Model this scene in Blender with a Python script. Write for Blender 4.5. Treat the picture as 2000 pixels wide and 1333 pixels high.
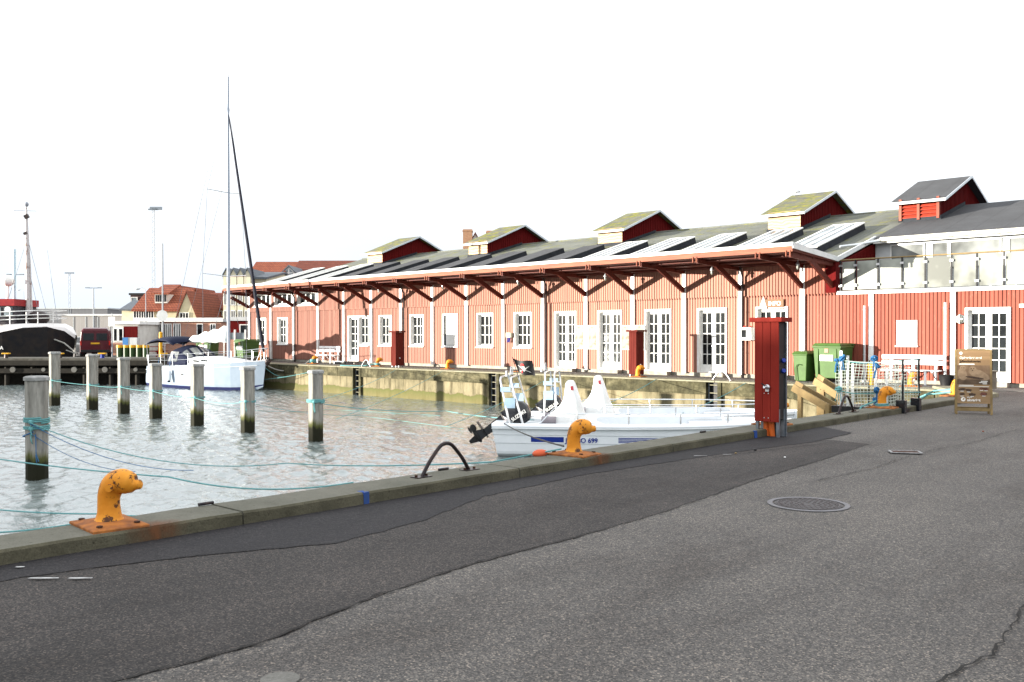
import bpy, math, random
from mathutils import Vector, Matrix
random.seed(7)
R = math.radians
scene = bpy.context.scene
col = scene.collection
for o in list(bpy.data.objects): bpy.data.objects.remove(o)

# ------------------------------------------------------------ camera, sky, sun, exposure
CAM_H, FOC, YAW, PITCH = 1.6, 1793.0, 0.751, -0.0074
cd = bpy.data.cameras.new('camera'); cam = bpy.data.objects.new('camera', cd); col.objects.link(cam)
cam.location = (0, 0, CAM_H); cam.rotation_euler = (math.pi/2 + PITCH, 0, YAW)
cd.sensor_width = 36; cd.lens = 36*FOC/2000; cd.clip_start = .1; cd.clip_end = 6000
scene.camera = cam
SUN_DX, SUN_V = -.76, .09                       # towards the sun: (SUN_DX, -1, SUN_V)
to_sun = Vector((SUN_DX, -1, SUN_V)).normalized()
sun_el = math.asin(to_sun.z); sun_az = math.atan2(to_sun.x, to_sun.y)
w = bpy.data.worlds.new('World'); scene.world = w; w.use_nodes = True
nt = w.node_tree; nt.nodes.clear(); N = nt.nodes.new; L = nt.links.new
wo = N('ShaderNodeOutputWorld'); bg = N('ShaderNodeBackground'); sky = N('ShaderNodeTexSky')
sky.sky_type = 'NISHITA'; sky.sun_disc = False; sky.sun_elevation = sun_el; sky.sun_rotation = sun_az
sky.altitude = 0; sky.air_density = 1.0; sky.dust_density = 1.5; sky.ozone_density = 2.0
tc = N('ShaderNodeTexCoord'); mp = N('ShaderNodeMapping'); mp.inputs['Scale'].default_value = (1, 1, 3.2)
no = N('ShaderNodeTexNoise'); no.inputs['Scale'].default_value = 1.7; no.inputs['Detail'].default_value = 6; no.inputs['Roughness'].default_value = .55
rp = N('ShaderNodeValToRGB'); rp.color_ramp.elements[0].position = .40; rp.color_ramp.elements[1].position = .60
rp.color_ramp.elements[0].color = (.80, .80, .80, 1); rp.color_ramp.elements[1].color = (1, 1, 1, 1)
mx = N('ShaderNodeMix'); mx.data_type = 'RGBA'; mx.inputs['B'].default_value = (5.6, 5.75, 5.95, 1)   # the thin bright overcast veil
L(tc.outputs['Generated'], mp.inputs[0]); L(mp.outputs[0], no.inputs['Vector']); L(no.outputs['Fac'], rp.inputs[0])
sz = N('ShaderNodeSeparateXYZ'); L(tc.outputs['Generated'], sz.inputs[0])
rz_ = N('ShaderNodeValToRGB'); L(sz.outputs['Z'], rz_.inputs[0]); el = rz_.color_ramp.elements      # an overcast sky is darker at the horizon than overhead
el[0].position = 0; el[0].color = (.375, .41, .45, 1); el[1].position = 1; el[1].color = (1, 1, 1, 1)
q_ = el.new(.075); q_.color = (.455, .472, .492, 1); q_ = el.new(.13); q_.color = (.52, .53, .54, 1); q_ = el.new(.20); q_.color = (.72, .72, .72, 1); q_ = el.new(.5); q_.color = (.92, .92, .92, 1)
ml = N('ShaderNodeMix'); ml.data_type = 'RGBA'; ml.blend_type = 'MULTIPLY'; ml.inputs['Factor'].default_value = 1
L(rp.outputs[0], mx.inputs['Factor']); L(sky.outputs[0], mx.inputs['A']); L(mx.outputs['Result'], ml.inputs['A']); L(rz_.outputs[0], ml.inputs['B']); L(ml.outputs['Result'], bg.inputs['Color'])
bg.inputs['Strength'].default_value = .09
L(bg.outputs[0], wo.inputs[0])
sd = bpy.data.lights.new('sun', 'SUN'); so = bpy.data.objects.new('sun', sd); col.objects.link(so)
sd.energy = 3.9; sd.angle = R(.5); sd.color = (1, .93, .82)
so.rotation_euler = to_sun.to_track_quat('Z', 'Y').to_euler()
scene.view_settings.view_transform = 'Standard'; scene.view_settings.look = 'None'
scene.view_settings.gamma = 1; scene.view_settings.use_curve_mapping = False
scene.view_settings.exposure = 2.2

# ------------------------------------------------------------ helpers
_cy, _sy = math.cos(YAW), math.sin(YAW)
_F = Vector((-_sy*math.cos(PITCH), _cy*math.cos(PITCH), math.sin(PITCH))); _R = Vector((_cy, _sy, 0)); _U = _R.cross(_F)
def ray(px, py): return _F + _R*((px-1000)/FOC) + _U*((666.5-py)/FOC)
def gnd(px, py, z=0.):                     # point of a horizontal plane
    d = ray(px, py); k = (z-CAM_H)/d.z; return Vector((d.x*k, d.y*k, z))
def onY(px, py, Y):                        # point of a plane parallel to the warehouse front
    d = ray(px, py); k = Y/d.y; return Vector((d.x*k, Y, CAM_H + d.z*k))
def far(px, py, t):                        # point at distance t
    d = ray(px, py); return Vector((d.x*t, d.y*t, CAM_H + d.z*t))
def rx(px, Y): return onY(px, 650, Y).x

class MB:
    def __init__(s): s.v = []; s.f = []; s.m = []
    def add(s, vs, fs, m=0):
        b = len(s.v); s.v += [tuple(v) for v in vs]; s.f += [tuple(i+b for i in f) for f in fs]; s.m += [m]*len(fs); return s
    def box(s, x0, x1, y0, y1, z0, z1, m=0, M=None):
        if x0 > x1: x0, x1 = x1, x0
        if y0 > y1: y0, y1 = y1, y0
        if z0 > z1: z0, z1 = z1, z0
        vs = [Vector((x, y, z)) for z in (z0, z1) for y in (y0, y1) for x in (x0, x1)]
        if M: vs = [M @ v for v in vs]
        return s.add(vs, [(0,2,3,1),(4,5,7,6),(0,1,5,4),(2,6,7,3),(0,4,6,2),(1,3,7,5)], m)
    def bar(s, a, b, wd, h, m=0, up=(0,0,1)):          # box beam from a to b
        a, b = Vector(a), Vector(b); d = (b-a).normalized(); up = Vector(up)
        if abs(d.dot(up)) > .99: up = Vector((1,0,0))
        x = d.cross(up).normalized()*wd/2; y = x.cross(d).normalized()*h/2
        vs = [p+i*x+j*y for p in (a, b) for i, j in ((-1,-1),(1,-1),(1,1),(-1,1))]
        return s.add(vs, [(0,1,2,3),(7,6,5,4),(0,4,5,1),(1,5,6,2),(2,6,7,3),(3,7,4,0)], m)
    def tube(s, pts, r, n=8, m=0, closed=False, cap=True):
        pts = [Vector(p) for p in pts]; k = len(pts)
        rs = r if isinstance(r, (list, tuple)) else [r]*k
        vs = []; pn = None
        for i, p in enumerate(pts):
            if closed: d = pts[(i+1) % k]-pts[i-1]
            else: d = pts[min(i+1, k-1)]-pts[max(i-1, 0)]
            d = d.normalized() if d.length > 1e-9 else Vector((0,0,1))
            if pn is None:
                q = Vector((0,0,1)) if abs(d.z) < .9 else Vector((1,0,0)); pn = d.cross(q).normalized()
            else:
                pn = (pn - d*pn.dot(d)).normalized()
            b = d.cross(pn)
            for j in range(n):
                a = 2*math.pi*j/n; vs.append(p + (pn*math.cos(a)+b*math.sin(a))*rs[i])
        fs = []
        for i in range(k if closed else k-1):
            i2 = (i+1) % k
            for j in range(n):
                fs.append((i*n+j, i*n+(j+1) % n, i2*n+(j+1) % n, i2*n+j))
        if cap and not closed: fs += [tuple(range(n-1, -1, -1)), tuple((k-1)*n+j for j in range(n))]
        return s.add(vs, fs, m)
    def cyl(s, c, r, h, n=16, m=0, r2=None):
        c = Vector(c); return s.tube([c, c+Vector((0,0,h))], [r, r if r2 is None else r2], n, m)
    def ell(s, c, rad, n=12, k=8, m=0, M=None):
        vs = []; fs = []
        for i in range(1, k):
            ph = math.pi*i/k
            for j in range(n):
                a = 2*math.pi*j/n; vs.append(Vector((rad[0]*math.sin(ph)*math.cos(a), rad[1]*math.sin(ph)*math.sin(a), rad[2]*math.cos(ph))))
        top = len(vs); vs += [Vector((0,0,rad[2])), Vector((0,0,-rad[2]))]
        for i in range(k-2):
            for j in range(n): fs.append((i*n+j, (i+1)*n+j, (i+1)*n+(j+1) % n, i*n+(j+1) % n))
        for j in range(n):
            fs.append((top, j, (j+1) % n)); fs.append((top+1, (k-2)*n+(j+1) % n, (k-2)*n+j))
        vs = [(M @ v if M else v)+Vector(c) for v in vs]
        return s.add(vs, fs, m)
    def loft(s, rings, m=0, cap=True, closed=True):
        n = len(rings[0]); vs = [p for r in rings for p in r]; fs = []
        for i in range(len(rings)-1):
            for j in range(n if closed else n-1):
                fs.append((i*n+j, i*n+(j+1) % n, (i+1)*n+(j+1) % n, (i+1)*n+j))
        if cap and closed: fs += [tuple(range(n-1, -1, -1)), tuple((len(rings)-1)*n+j for j in range(n))]
        return s.add(vs, fs, m)
    def prism(s, poly, a, b, axis='z', m=0):           # poly of 2D points extruded a..b
        def P(u, v, t): return {'z': (u, v, t), 'x': (t, u, v), 'y': (u, t, v)}[axis]
        n = len(poly); vs = [P(u, v, a) for u, v in poly]+[P(u, v, b) for u, v in poly]
        fs = [tuple(range(n-1, -1, -1)), tuple(range(n, 2*n))]+[(j, (j+1) % n, n+(j+1) % n, n+j) for j in range(n)]
        return s.add(vs, fs, m)
    def build(s, name, mats, parent=None, smooth=False, bev=0, loc=None, rot=None, fix=True):
        me = bpy.data.meshes.new(name); me.from_pydata(s.v, [], s.f)
        for mt in (mats if isinstance(mats, (list, tuple)) else [mats]): me.materials.append(mt)
        me.polygons.foreach_set('material_index', s.m)
        if fix:
            import bmesh
            bm = bmesh.new(); bm.from_mesh(me); bmesh.ops.recalc_face_normals(bm, faces=bm.faces); bm.to_mesh(me); bm.free()
        if smooth:
            me.polygons.foreach_set('use_smooth', [True]*len(me.polygons))
            me.update()
            try: me.set_sharp_from_angle(angle=R(40))
            except Exception: pass
        o = bpy.data.objects.new(name, me); col.objects.link(o)
        if parent: o.parent = parent
        if loc is not None: o.location = loc
        if rot is not None: o.rotation_euler = rot
        if bev:
            b = o.modifiers.new('bevel', 'BEVEL'); b.width = bev; b.segments = 2; b.limit_method = 'ANGLE'; b.angle_limit = R(35)
        return o
def tag(o, label=None, cat=None, group=None, kind=None):
    if label: o['label'] = label
    if cat: o['category'] = cat
    if group: o['group'] = group
    if kind: o['kind'] = kind
    return o
def thing(name, label, cat, loc=(0,0,0), rz=0, group=None):
    o = bpy.data.objects.new(name, None); col.objects.link(o); o.empty_display_size = .2
    o.location = loc; o.rotation_euler = (0, 0, rz)
    return tag(o, label, cat, group)
def kids(o): return [c for c in bpy.data.objects if c.parent == o]
def dup(o, loc=None, rz=None, label=None, parent=None, group=None):
    c = o.copy(); col.objects.link(c)
    if parent: c.parent = parent
    if loc is not None: c.location = loc
    if rz is not None: c.rotation_euler = (0, 0, rz)
    if label: c['label'] = label
    if group: c['group'] = group
    for k in kids(o):
        dup(k, parent=c)
    return c
def spline(P, n=8):                        # Catmull-Rom through points (any dimension incl. radius)
    P = [tuple(p) for p in P]; out = []; k = len(P)
    for i in range(k-1):
        a, b, c, d = P[max(i-1, 0)], P[i], P[i+1], P[min(i+2, k-1)]
        for j in range(n):
            t = j/n
            out.append(tuple(.5*((2*b[q])+(-a[q]+c[q])*t+(2*a[q]-5*b[q]+4*c[q]-d[q])*t*t+(-a[q]+3*b[q]-3*c[q]+d[q])*t**3) for q in range(len(b))))
    out.append(P[-1]); return out
def stube(mb, P, n=10, m=0, k=6):          # smooth tube, points (x,y,z,r)
    S = spline(P, k); return mb.tube([p[:3] for p in S], [p[3] for p in S], n, m)
def text_mesh(txt, size, name, mat, parent=None, loc=(0,0,0), rot=(0,0,0), depth=.003, bold=0., align='LEFT'):
    cu = bpy.data.curves.new(name, 'FONT'); cu.body = txt; cu.size = size; cu.extrude = depth; cu.offset = bold; cu.align_x = align
    to = bpy.data.objects.new(name+'_c', cu); col.objects.link(to)
    dg = bpy.context.evaluated_depsgraph_get(); me = bpy.data.meshes.new_from_object(to.evaluated_get(dg))
    bpy.data.objects.remove(to); bpy.data.curves.remove(cu)
    me.materials.clear(); me.materials.append(mat)
    o = bpy.data.objects.new(name, me); col.objects.link(o); o.parent = parent; o.location = loc; o.rotation_euler = rot
    return o

# ------------------------------------------------------------ materials
def newmat(name):
    m = bpy.data.materials.new(name); m.use_nodes = True; nt = m.node_tree; b = nt.nodes['Principled BSDF']; return m, nt, b
def nz(nt, scale, detail=4, rough=.6, coord='Object', sc=(1,1,1)):
    tc = nt.nodes.new('ShaderNodeTexCoord'); mp = nt.nodes.new('ShaderNodeMapping'); mp.inputs['Scale'].default_value = sc
    n = nt.nodes.new('ShaderNodeTexNoise'); n.inputs['Scale'].default_value = scale; n.inputs['Detail'].default_value = detail; n.inputs['Roughness'].default_value = rough
    nt.links.new(tc.outputs[coord], mp.inputs[0]); nt.links.new(mp.outputs[0], n.inputs['Vector']); return n
def ramp(nt, src, stops):
    r = nt.nodes.new('ShaderNodeValToRGB'); e = r.color_ramp.elements
    while len(e) < len(stops): e.new(.5)
    for q, (p, c) in zip(e, stops): q.position = p; q.color = tuple(c)+(1,) if len(c) == 3 else c
    nt.links.new(src, r.inputs[0]); return r
def mixc(nt, fac, a, b, mode='MIX'):
    m = nt.nodes.new('ShaderNodeMix'); m.data_type = 'RGBA'; m.blend_type = mode
    for sock, v in (('Factor', fac), ('A', a), ('B', b)):
        if hasattr(v, 'links'): nt.links.new(v, m.inputs[sock])
        elif sock == 'Factor': m.inputs[sock].default_value = v
        else: m.inputs[sock].default_value = tuple(v)+(1,)
    return m.outputs['Result']
def bump(nt, b, h, st=.3, dist=.02, prev=None):
    n = nt.nodes.new('ShaderNodeBump'); n.inputs['Strength'].default_value = st; n.inputs['Distance'].default_value = dist
    nt.links.new(h, n.inputs['Height'])
    if prev: nt.links.new(prev, n.inputs['Normal'])
    nt.links.new(n.outputs[0], b.inputs['Normal']); return n.outputs[0]
def pm(name, c, c2=None, scale=8, rough=.6, metal=0, lo=.35, hi=.65, bst=0, bsc=None, bd=.01, sc=(1,1,1), spec=.16, coat=0):
    m, nt, b = newmat(name)
    c2 = c2 or tuple(x*.82 for x in c)
    n = nz(nt, scale, 5, sc=sc); r = ramp(nt, n.outputs['Fac'], [(lo, c2), (hi, c)])
    nt.links.new(r.outputs[0], b.inputs['Base Color'])
    b.inputs['Roughness'].default_value = rough; b.inputs['Metallic'].default_value = metal
    b.inputs['Specular IOR Level'].default_value = spec
    if coat: b.inputs['Coat Weight'].default_value = coat
    if bst: n2 = nz(nt, bsc or scale*4, 4, sc=sc); bump(nt, b, n2.outputs['Fac'], bst, bd)
    return m
M = {}
M['white'] = pm('white paint', (.80,.80,.78), (.66,.66,.62), 3, .45)
M['whitewood'] = pm('white painted wood', (.80,.80,.79), (.68,.67,.64), 6, .5, bst=.1, bsc=30)
M['gel'] = pm('white gelcoat', (.72,.75,.77), (.66,.69,.71), 2, .3)
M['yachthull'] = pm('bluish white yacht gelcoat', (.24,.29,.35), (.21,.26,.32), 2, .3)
M['trim_shade'] = pm('light grey trim', (.6,.62,.62), (.5,.52,.52), 3, .5)
M['darkred'] = pm('dark red wood with shade', (.105,.007,.007), (.075,.005,.005), 4, .8, spec=.04, bst=.2, bsc=20, sc=(3,3,.4))  # shade of gables and end wall put into the red, darker than front boards
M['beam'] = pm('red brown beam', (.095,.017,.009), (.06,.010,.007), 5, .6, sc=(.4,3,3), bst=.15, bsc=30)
M['fascia'] = pm('orange red fascia board', (.25,.08,.04), (.17,.048,.028), 4, .6, sc=(.3,3,3))
M['zinc'] = pm('zinc flashing', (.55,.58,.60), (.45,.48,.50), 2, .35, .6)
M['galv'] = pm('galvanised steel', (.24,.27,.30), (.16,.18,.20), 14, .42, .8)
M['steel'] = pm('stainless rail', (.62,.64,.66), (.5,.52,.54), 5, .28, .9)
M['black'] = pm('black rubber', (.012,.012,.013), (.02,.02,.02), 6, .5)
M['blackgloss'] = pm('black glossy plastic', (.010,.011,.014), (.014,.015,.018), 6, .22, coat=.5)
M['darkmetal'] = pm('dark steel tube', (.022,.020,.024), (.05,.035,.03), 12, .4, .5)
M['plinth'] = pm('plinth concrete', (.30,.28,.24), (.20,.185,.15), 6, .85, bst=.3)
M['green'] = pm('green plastic', (.058,.115,.030), (.045,.09,.024), 3, .4, bst=.05)
M['darkgreen'] = pm('dark green plastic', (.03,.06,.02), (.02,.045,.015), 3, .4)
M['rope'] = pm('cyan rope', (.12,.30,.30), (.08,.22,.23), 40, .7)
M['oldrope'] = pm('grey rope', (.35,.34,.31), (.2,.2,.18), 30, .8)
M['bluerope'] = pm('blue rope', (.03,.14,.32), (.02,.09,.2), 30, .7)
M['net'] = pm('white net cord', (.62,.66,.60), (.45,.5,.44), 30, .8)
M['navy'] = pm('navy canvas', (.006,.010,.032), (.004,.007,.022), 8, .8, bst=.3, bsc=6, bd=.03)
M['stripe'] = pm('blue hull stripe', (.012,.03,.22), (.012,.03,.2), 3, .35)
M['cover'] = pm('white boat cover', (.72,.73,.72), (.60,.60,.57), 2.5, .6, bst=.5, bsc=3.5, bd=.06)
M['sail'] = pm('grey white sailcloth', (.66,.68,.66), (.45,.48,.46), 3, .75, bst=.6, bsc=5, bd=.05)
M['timber'] = pm('new pressure treated timber', (.24,.17,.075), (.16,.11,.05), 5, .7, sc=(1,1,1), bst=.2)
M['greywood'] = pm('old dark pier timber', (.022,.019,.014), (.010,.009,.007), 3, .85, bst=.4)
M['yellow'] = pm('yellow paint', (.62,.36,.02), (.5,.25,.02), 8, .5)
M['orange'] = pm('orange plastic pipe', (.65,.14,.02), (.5,.1,.02), 6, .45)
M['bird'] = pm('gull feathers', (.7,.7,.7), (.5,.5,.52), 20, .8)
M['birdgrey'] = pm('gull back feathers', (.28,.30,.33), (.22,.23,.26), 20, .8)
M['plywood'] = None
M['brick'] = None
def glassmat(name, c=(.03,.035,.035), rough=.06, spec=.5):
    m, nt, b = newmat(name); n = nz(nt, .9, 3)
    r = ramp(nt, n.outputs['Fac'], [(.35, tuple(x*.5 for x in c)), (.7, tuple(min(1, x*1.6) for x in c))])
    nt.links.new(r.outputs[0], b.inputs['Base Color']); b.inputs['Roughness'].default_value = rough; b.inputs['Specular IOR Level'].default_value = spec
    return m
M['glass'] = glassmat('window glass', (.016,.019,.020), .05, .3)
M['glassroof'] = glassmat('skylight glass', (.15,.18,.195), .12, .6)
M['frost'] = glassmat('frosted balustrade glass', (.20,.21,.185), .25, .4)
M['glassup'] = glassmat('terrace window glass', (.16,.17,.165), .1, .5)
def cladding():
    m, nt, b = newmat('weathered red boards'); b.inputs['Specular IOR Level'].default_value = .15
    tc = nt.nodes.new('ShaderNodeTexCoord'); sx = nt.nodes.new('ShaderNodeSeparateXYZ'); nt.links.new(tc.outputs['Object'], sx.inputs[0])
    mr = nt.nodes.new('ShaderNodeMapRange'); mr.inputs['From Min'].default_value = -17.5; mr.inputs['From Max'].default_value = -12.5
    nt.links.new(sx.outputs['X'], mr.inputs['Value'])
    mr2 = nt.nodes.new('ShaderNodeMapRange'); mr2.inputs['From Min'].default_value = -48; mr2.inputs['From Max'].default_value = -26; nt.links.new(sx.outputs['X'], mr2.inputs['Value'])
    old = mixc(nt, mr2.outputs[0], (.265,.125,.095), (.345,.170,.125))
    base = mixc(nt, mr.outputs[0], old, (.228,.062,.041))       # deepest red on the right, palest left of that, duller again far left
    # per-board tone: stretched noise, one cell per board
    n = nz(nt, 1.0, 2, sc=(8.7, .01, .12)); r = ramp(nt, n.outputs['Fac'], [(.3, (.82,.82,.82)), (.7, (1.15,1.13,1.1))])
    c1 = mixc(nt, 1.0, base, r.outputs[0], 'MULTIPLY')
    n2 = nz(nt, 9, 6, .75, sc=(1.6, 1, .35)); r2 = ramp(nt, n2.outputs['Fac'], [(.60, (0,0,0)), (.70, (1,1,1))])
    c2 = mixc(nt, r2.outputs[0], c1, (.36,.22,.16))
    f = nt.nodes.new('ShaderNodeMath'); f.operation = 'MULTIPLY'; f.inputs[1].default_value = .35
    nt.links.new(r2.outputs[0], f.inputs[0])
    c3 = mixc(nt, f.outputs[0], c1, (.40,.24,.18))
    nt.links.new(c3, b.inputs['Base Color']); b.inputs['Roughness'].default_value = .65
    n3 = nz(nt, 30, 4, sc=(2, 2, .15)); bump(nt, b, n3.outputs['Fac'], .25, .01)
    return m
M['clad'] = cladding()
def cabinet_red():
    return pm('red cabinet boards', (.225,.024,.016), (.165,.016,.011), 3, .7, spec=.06, bst=.25, bsc=40, sc=(2,2,.3))
M['cabred'] = cabinet_red(); M['cabold'] = pm('older red cabinet boards', (.10,.019,.014), (.075,.013,.010), 3, .8, bst=.2, bsc=40, sc=(2,2,.3), spec=.04)
def roofmat(name, base, base2, moss=0.5):
    m, nt, b = newmat(name)
    n = nz(nt, 1.2, 5); r = ramp(nt, n.outputs['Fac'], [(.3, base2), (.7, base)])
    n2 = nz(nt, 2.2, 7, .7, sc=(.6, 1, 1)); r2 = ramp(nt, n2.outputs['Fac'], [(.62-.18*moss, (0,0,0)), (.80-.2*moss, (1,1,1))])
    n3 = nz(nt, 5, 4); mossc = ramp(nt, n3.outputs['Fac'], [(.35, (.075,.10,.022)), (.6, (.19,.17,.025))])
    c = mixc(nt, r2.outputs[0], r.outputs[0], mossc.outputs[0]) if moss > 0 else r.outputs[0]
    # seams of the felt sheets running up the slope
    tc = nt.nodes.new('ShaderNodeTexCoord'); wv = nt.nodes.new('ShaderNodeTexWave'); wv.inputs['Scale'].default_value = .314; wv.bands_direction = 'X'
    nt.links.new(tc.outputs['Object'], wv.inputs['Vector']); r4 = ramp(nt, wv.outputs['Fac'], [(0, (.55,.55,.55)), (.004, (1,1,1))])
    c = mixc(nt, .8, c, r4.outputs[0], 'MULTIPLY')
    nt.links.new(c, b.inputs['Base Color']); b.inputs['Roughness'].default_value = .92; b.inputs['Specular IOR Level'].default_value = .25
    n5 = nz(nt, 14, 5); bump(nt, b, n5.outputs['Fac'], .5, .03)
    return m
M['roofmoss'] = roofmat('mossy roofing felt', (.135,.14,.12), (.085,.09,.075), .55)
M['roofvmoss'] = roofmat('very mossy roofing felt', (.12,.12,.10), (.07,.07,.06), 1.0)
M['rooffelt'] = roofmat('new black roofing felt', (.058,.060,.064), (.042,.043,.046), 0)
M['felt'] = pm('black roofing felt upstand', (.028,.032,.038), (.018,.02,.024), 3, .8)
def plywood():
    m, nt, b = newmat('pale plywood'); b.inputs['Specular IOR Level'].default_value = .15; tc = nt.nodes.new('ShaderNodeTexCoord'); wv = nt.nodes.new('ShaderNodeTexWave')
    wv.inputs['Scale'].default_value = 2.2; wv.inputs['Distortion'].default_value = 7; wv.inputs['Detail'].default_value = 2; wv.inputs['Detail Scale'].default_value = 1.1; wv.bands_direction = 'Z'
    nt.links.new(tc.outputs['Object'], wv.inputs['Vector']); r = ramp(nt, wv.outputs['Fac'], [(.2, (.40,.25,.14)), (.6, (.52,.37,.23))])
    nt.links.new(r.outputs[0], b.inputs['Base Color']); b.inputs['Roughness'].default_value = .7; return m
M['plywood'] = plywood()
def tiles(name, c, c2, brickw=.22, h=.3, mort=(.05,.03,.02), ax='XZ', ms=.012, bst=.5):
    m, nt, b = newmat(name); tc = nt.nodes.new('ShaderNodeTexCoord'); br = nt.nodes.new('ShaderNodeTexBrick')
    sx = nt.nodes.new('ShaderNodeSeparateXYZ'); cb = nt.nodes.new('ShaderNodeCombineXYZ'); nt.links.new(tc.outputs['Object'], sx.inputs[0])
    ad = nt.nodes.new('ShaderNodeMath'); nt.links.new(sx.outputs['X'], ad.inputs[0]); nt.links.new(sx.outputs['Y'], ad.inputs[1])
    nt.links.new(ad.outputs[0], cb.inputs['X']); nt.links.new(sx.outputs['Z'], cb.inputs['Y']); nt.links.new(cb.outputs[0], br.inputs['Vector'])
    br.inputs['Color1'].default_value = c+(1,); br.inputs['Color2'].default_value = c2+(1,); br.inputs['Mortar'].default_value = mort+(1,)
    br.inputs['Scale'].default_value = 1; br.inputs['Brick Width'].default_value = brickw; br.inputs['Row Height'].default_value = h; br.inputs['Mortar Size'].default_value = ms
    nt.links.new(br.outputs['Color'], b.inputs['Base Color']); b.inputs['Roughness'].default_value = .85; b.inputs['Specular IOR Level'].default_value = .15
    bump(nt, b, br.outputs['Fac'], -bst, .03); return m
M['tile'] = tiles('orange clay roof tiles', (.27,.085,.045), (.20,.058,.033), .3, .26, (.11,.03,.018), ms=.03)
M['tile2'] = tiles('dull red roof tiles', (.18,.055,.036), (.135,.042,.028), .3, .26, (.08,.025,.018), ms=.03)
M['brick'] = tiles('salmon brick', (.42,.19,.12), (.36,.15,.10), .24, .08, (.40,.30,.24), ms=.012, bst=.1)
M['chimney'] = tiles('chimney brick', (.36,.19,.10), (.28,.13,.07), .24, .08, (.3,.22,.16), ms=.012)
def asphalt(name, c, c2, speck=.5):
    m, nt, b = newmat(name)
    n = nz(nt, .9, 5, .6); r = ramp(nt, n.outputs['Fac'], [(.3, c2), (.7, c)])
    v = nt.nodes.new('ShaderNodeTexVoronoi'); v.inputs['Scale'].default_value = 115; tc = nt.nodes.new('ShaderNodeTexCoord'); nt.links.new(tc.outputs['Object'], v.inputs['Vector'])
    sp = nt.nodes.new('ShaderNodeSeparateColor'); nt.links.new(v.outputs['Color'], sp.inputs[0])
    r2 = ramp(nt, sp.outputs[0], [(0, (.30,.30,.32)), (.35, (.65,.65,.66)), (.7, (1.2,1.17,1.13)), (.93, (2.1,1.95,1.8)), (1, (3.6,3.2,2.8))])
    c1 = mixc(nt, speck, r.outputs[0], r2.outputs[0], 'MULTIPLY')
    n3 = nz(nt, 30, 3, .7); r3 = ramp(nt, n3.outputs['Fac'], [(.3, (.8,.8,.8)), (.7, (1.2,1.2,1.2))]); c2_ = mixc(nt, 1, c1, r3.outputs[0], 'MULTIPLY')
    n4 = nz(nt, .45, 7, .7, sc=(1.6, .45, 1)); r4 = ramp(nt, n4.outputs['Fac'], [(.34, (.66,.64,.63)), (.50, (.97,.97,.97)), (.66, (1.16,1.15,1.13))]); c3 = mixc(nt, 1, c2_, r4.outputs[0], 'MULTIPLY')
    nt.links.new(c3, b.inputs['Base Color']); b.inputs['Roughness'].default_value = .85; b.inputs['Specular IOR Level'].default_value = .2
    p = bump(nt, b, v.outputs['Distance'], -.55, .008)
    n6 = nz(nt, 6, 4); bump(nt, b, n6.outputs['Fac'], .25, .02, p)
    return m
M['asphalt'] = asphalt('asphalt', (.088,.083,.078), (.074,.070,.066), .75)
M['asphalt_dark'] = asphalt('older dark asphalt', (.043,.039,.037), (.027,.025,.024), .8)
M['asphalt_patch'] = asphalt('dark asphalt patch', (.021,.020,.021), (.016,.015,.017), .6)
M['crack'] = pm('crack filled with dirt', (.016,.015,.014), (.03,.028,.026), 10, .95)
M['paintmark'] = pm('worn white road paint', (.45,.45,.44), (.2,.2,.2), 12, .8)
M['bluepaint'] = pm('blue paint mark', (.02,.06,.25), (.03,.06,.15), 12, .8)
def concrete(name, c, c2, dirt=(.06,.055,.045), bst=.5):
    m, nt, b = newmat(name)
    n = nz(nt, 2.2, 7, .7); r = ramp(nt, n.outputs['Fac'], [(.3, c2), (.68, c)])
    n2 = nz(nt, 26, 4, .7); r2 = ramp(nt, n2.outputs['Fac'], [(.28, dirt), (.40, (1,1,1))])
    c1 = mixc(nt, .7, r.outputs[0], r2.outputs[0], 'MULTIPLY')
    n3 = nz(nt, 90, 3, .7); r3 = ramp(nt, n3.outputs['Fac'], [(.3, (.75,.75,.75)), (.7, (1.2,1.2,1.2))]); c1 = mixc(nt, 1, c1, r3.outputs[0], 'MULTIPLY')
    nt.links.new(c1, b.inputs['Base Color']); b.inputs['Roughness'].default_value = .88; b.inputs['Specular IOR Level'].default_value = .15
    p = bump(nt, b, n2.outputs['Fac'], bst, .012); bump(nt, b, n3.outputs['Fac'], .3, .004, p); return m
M['kerb'] = concrete('kerb concrete', (.135,.130,.105), (.085,.084,.065))
M['kerbface'] = concrete('mossy shaded kerb face', (.10,.092,.062), (.045,.042,.028), (.12,.11,.09), .8)  # moss and dirt, with the upright face's shade darkened into the colour
M['coping'] = concrete('pale coping concrete', (.25,.235,.17), (.16,.15,.10))
M['pave'] = concrete('promenade slabs', (.16,.155,.14), (.11,.105,.095))
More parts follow.
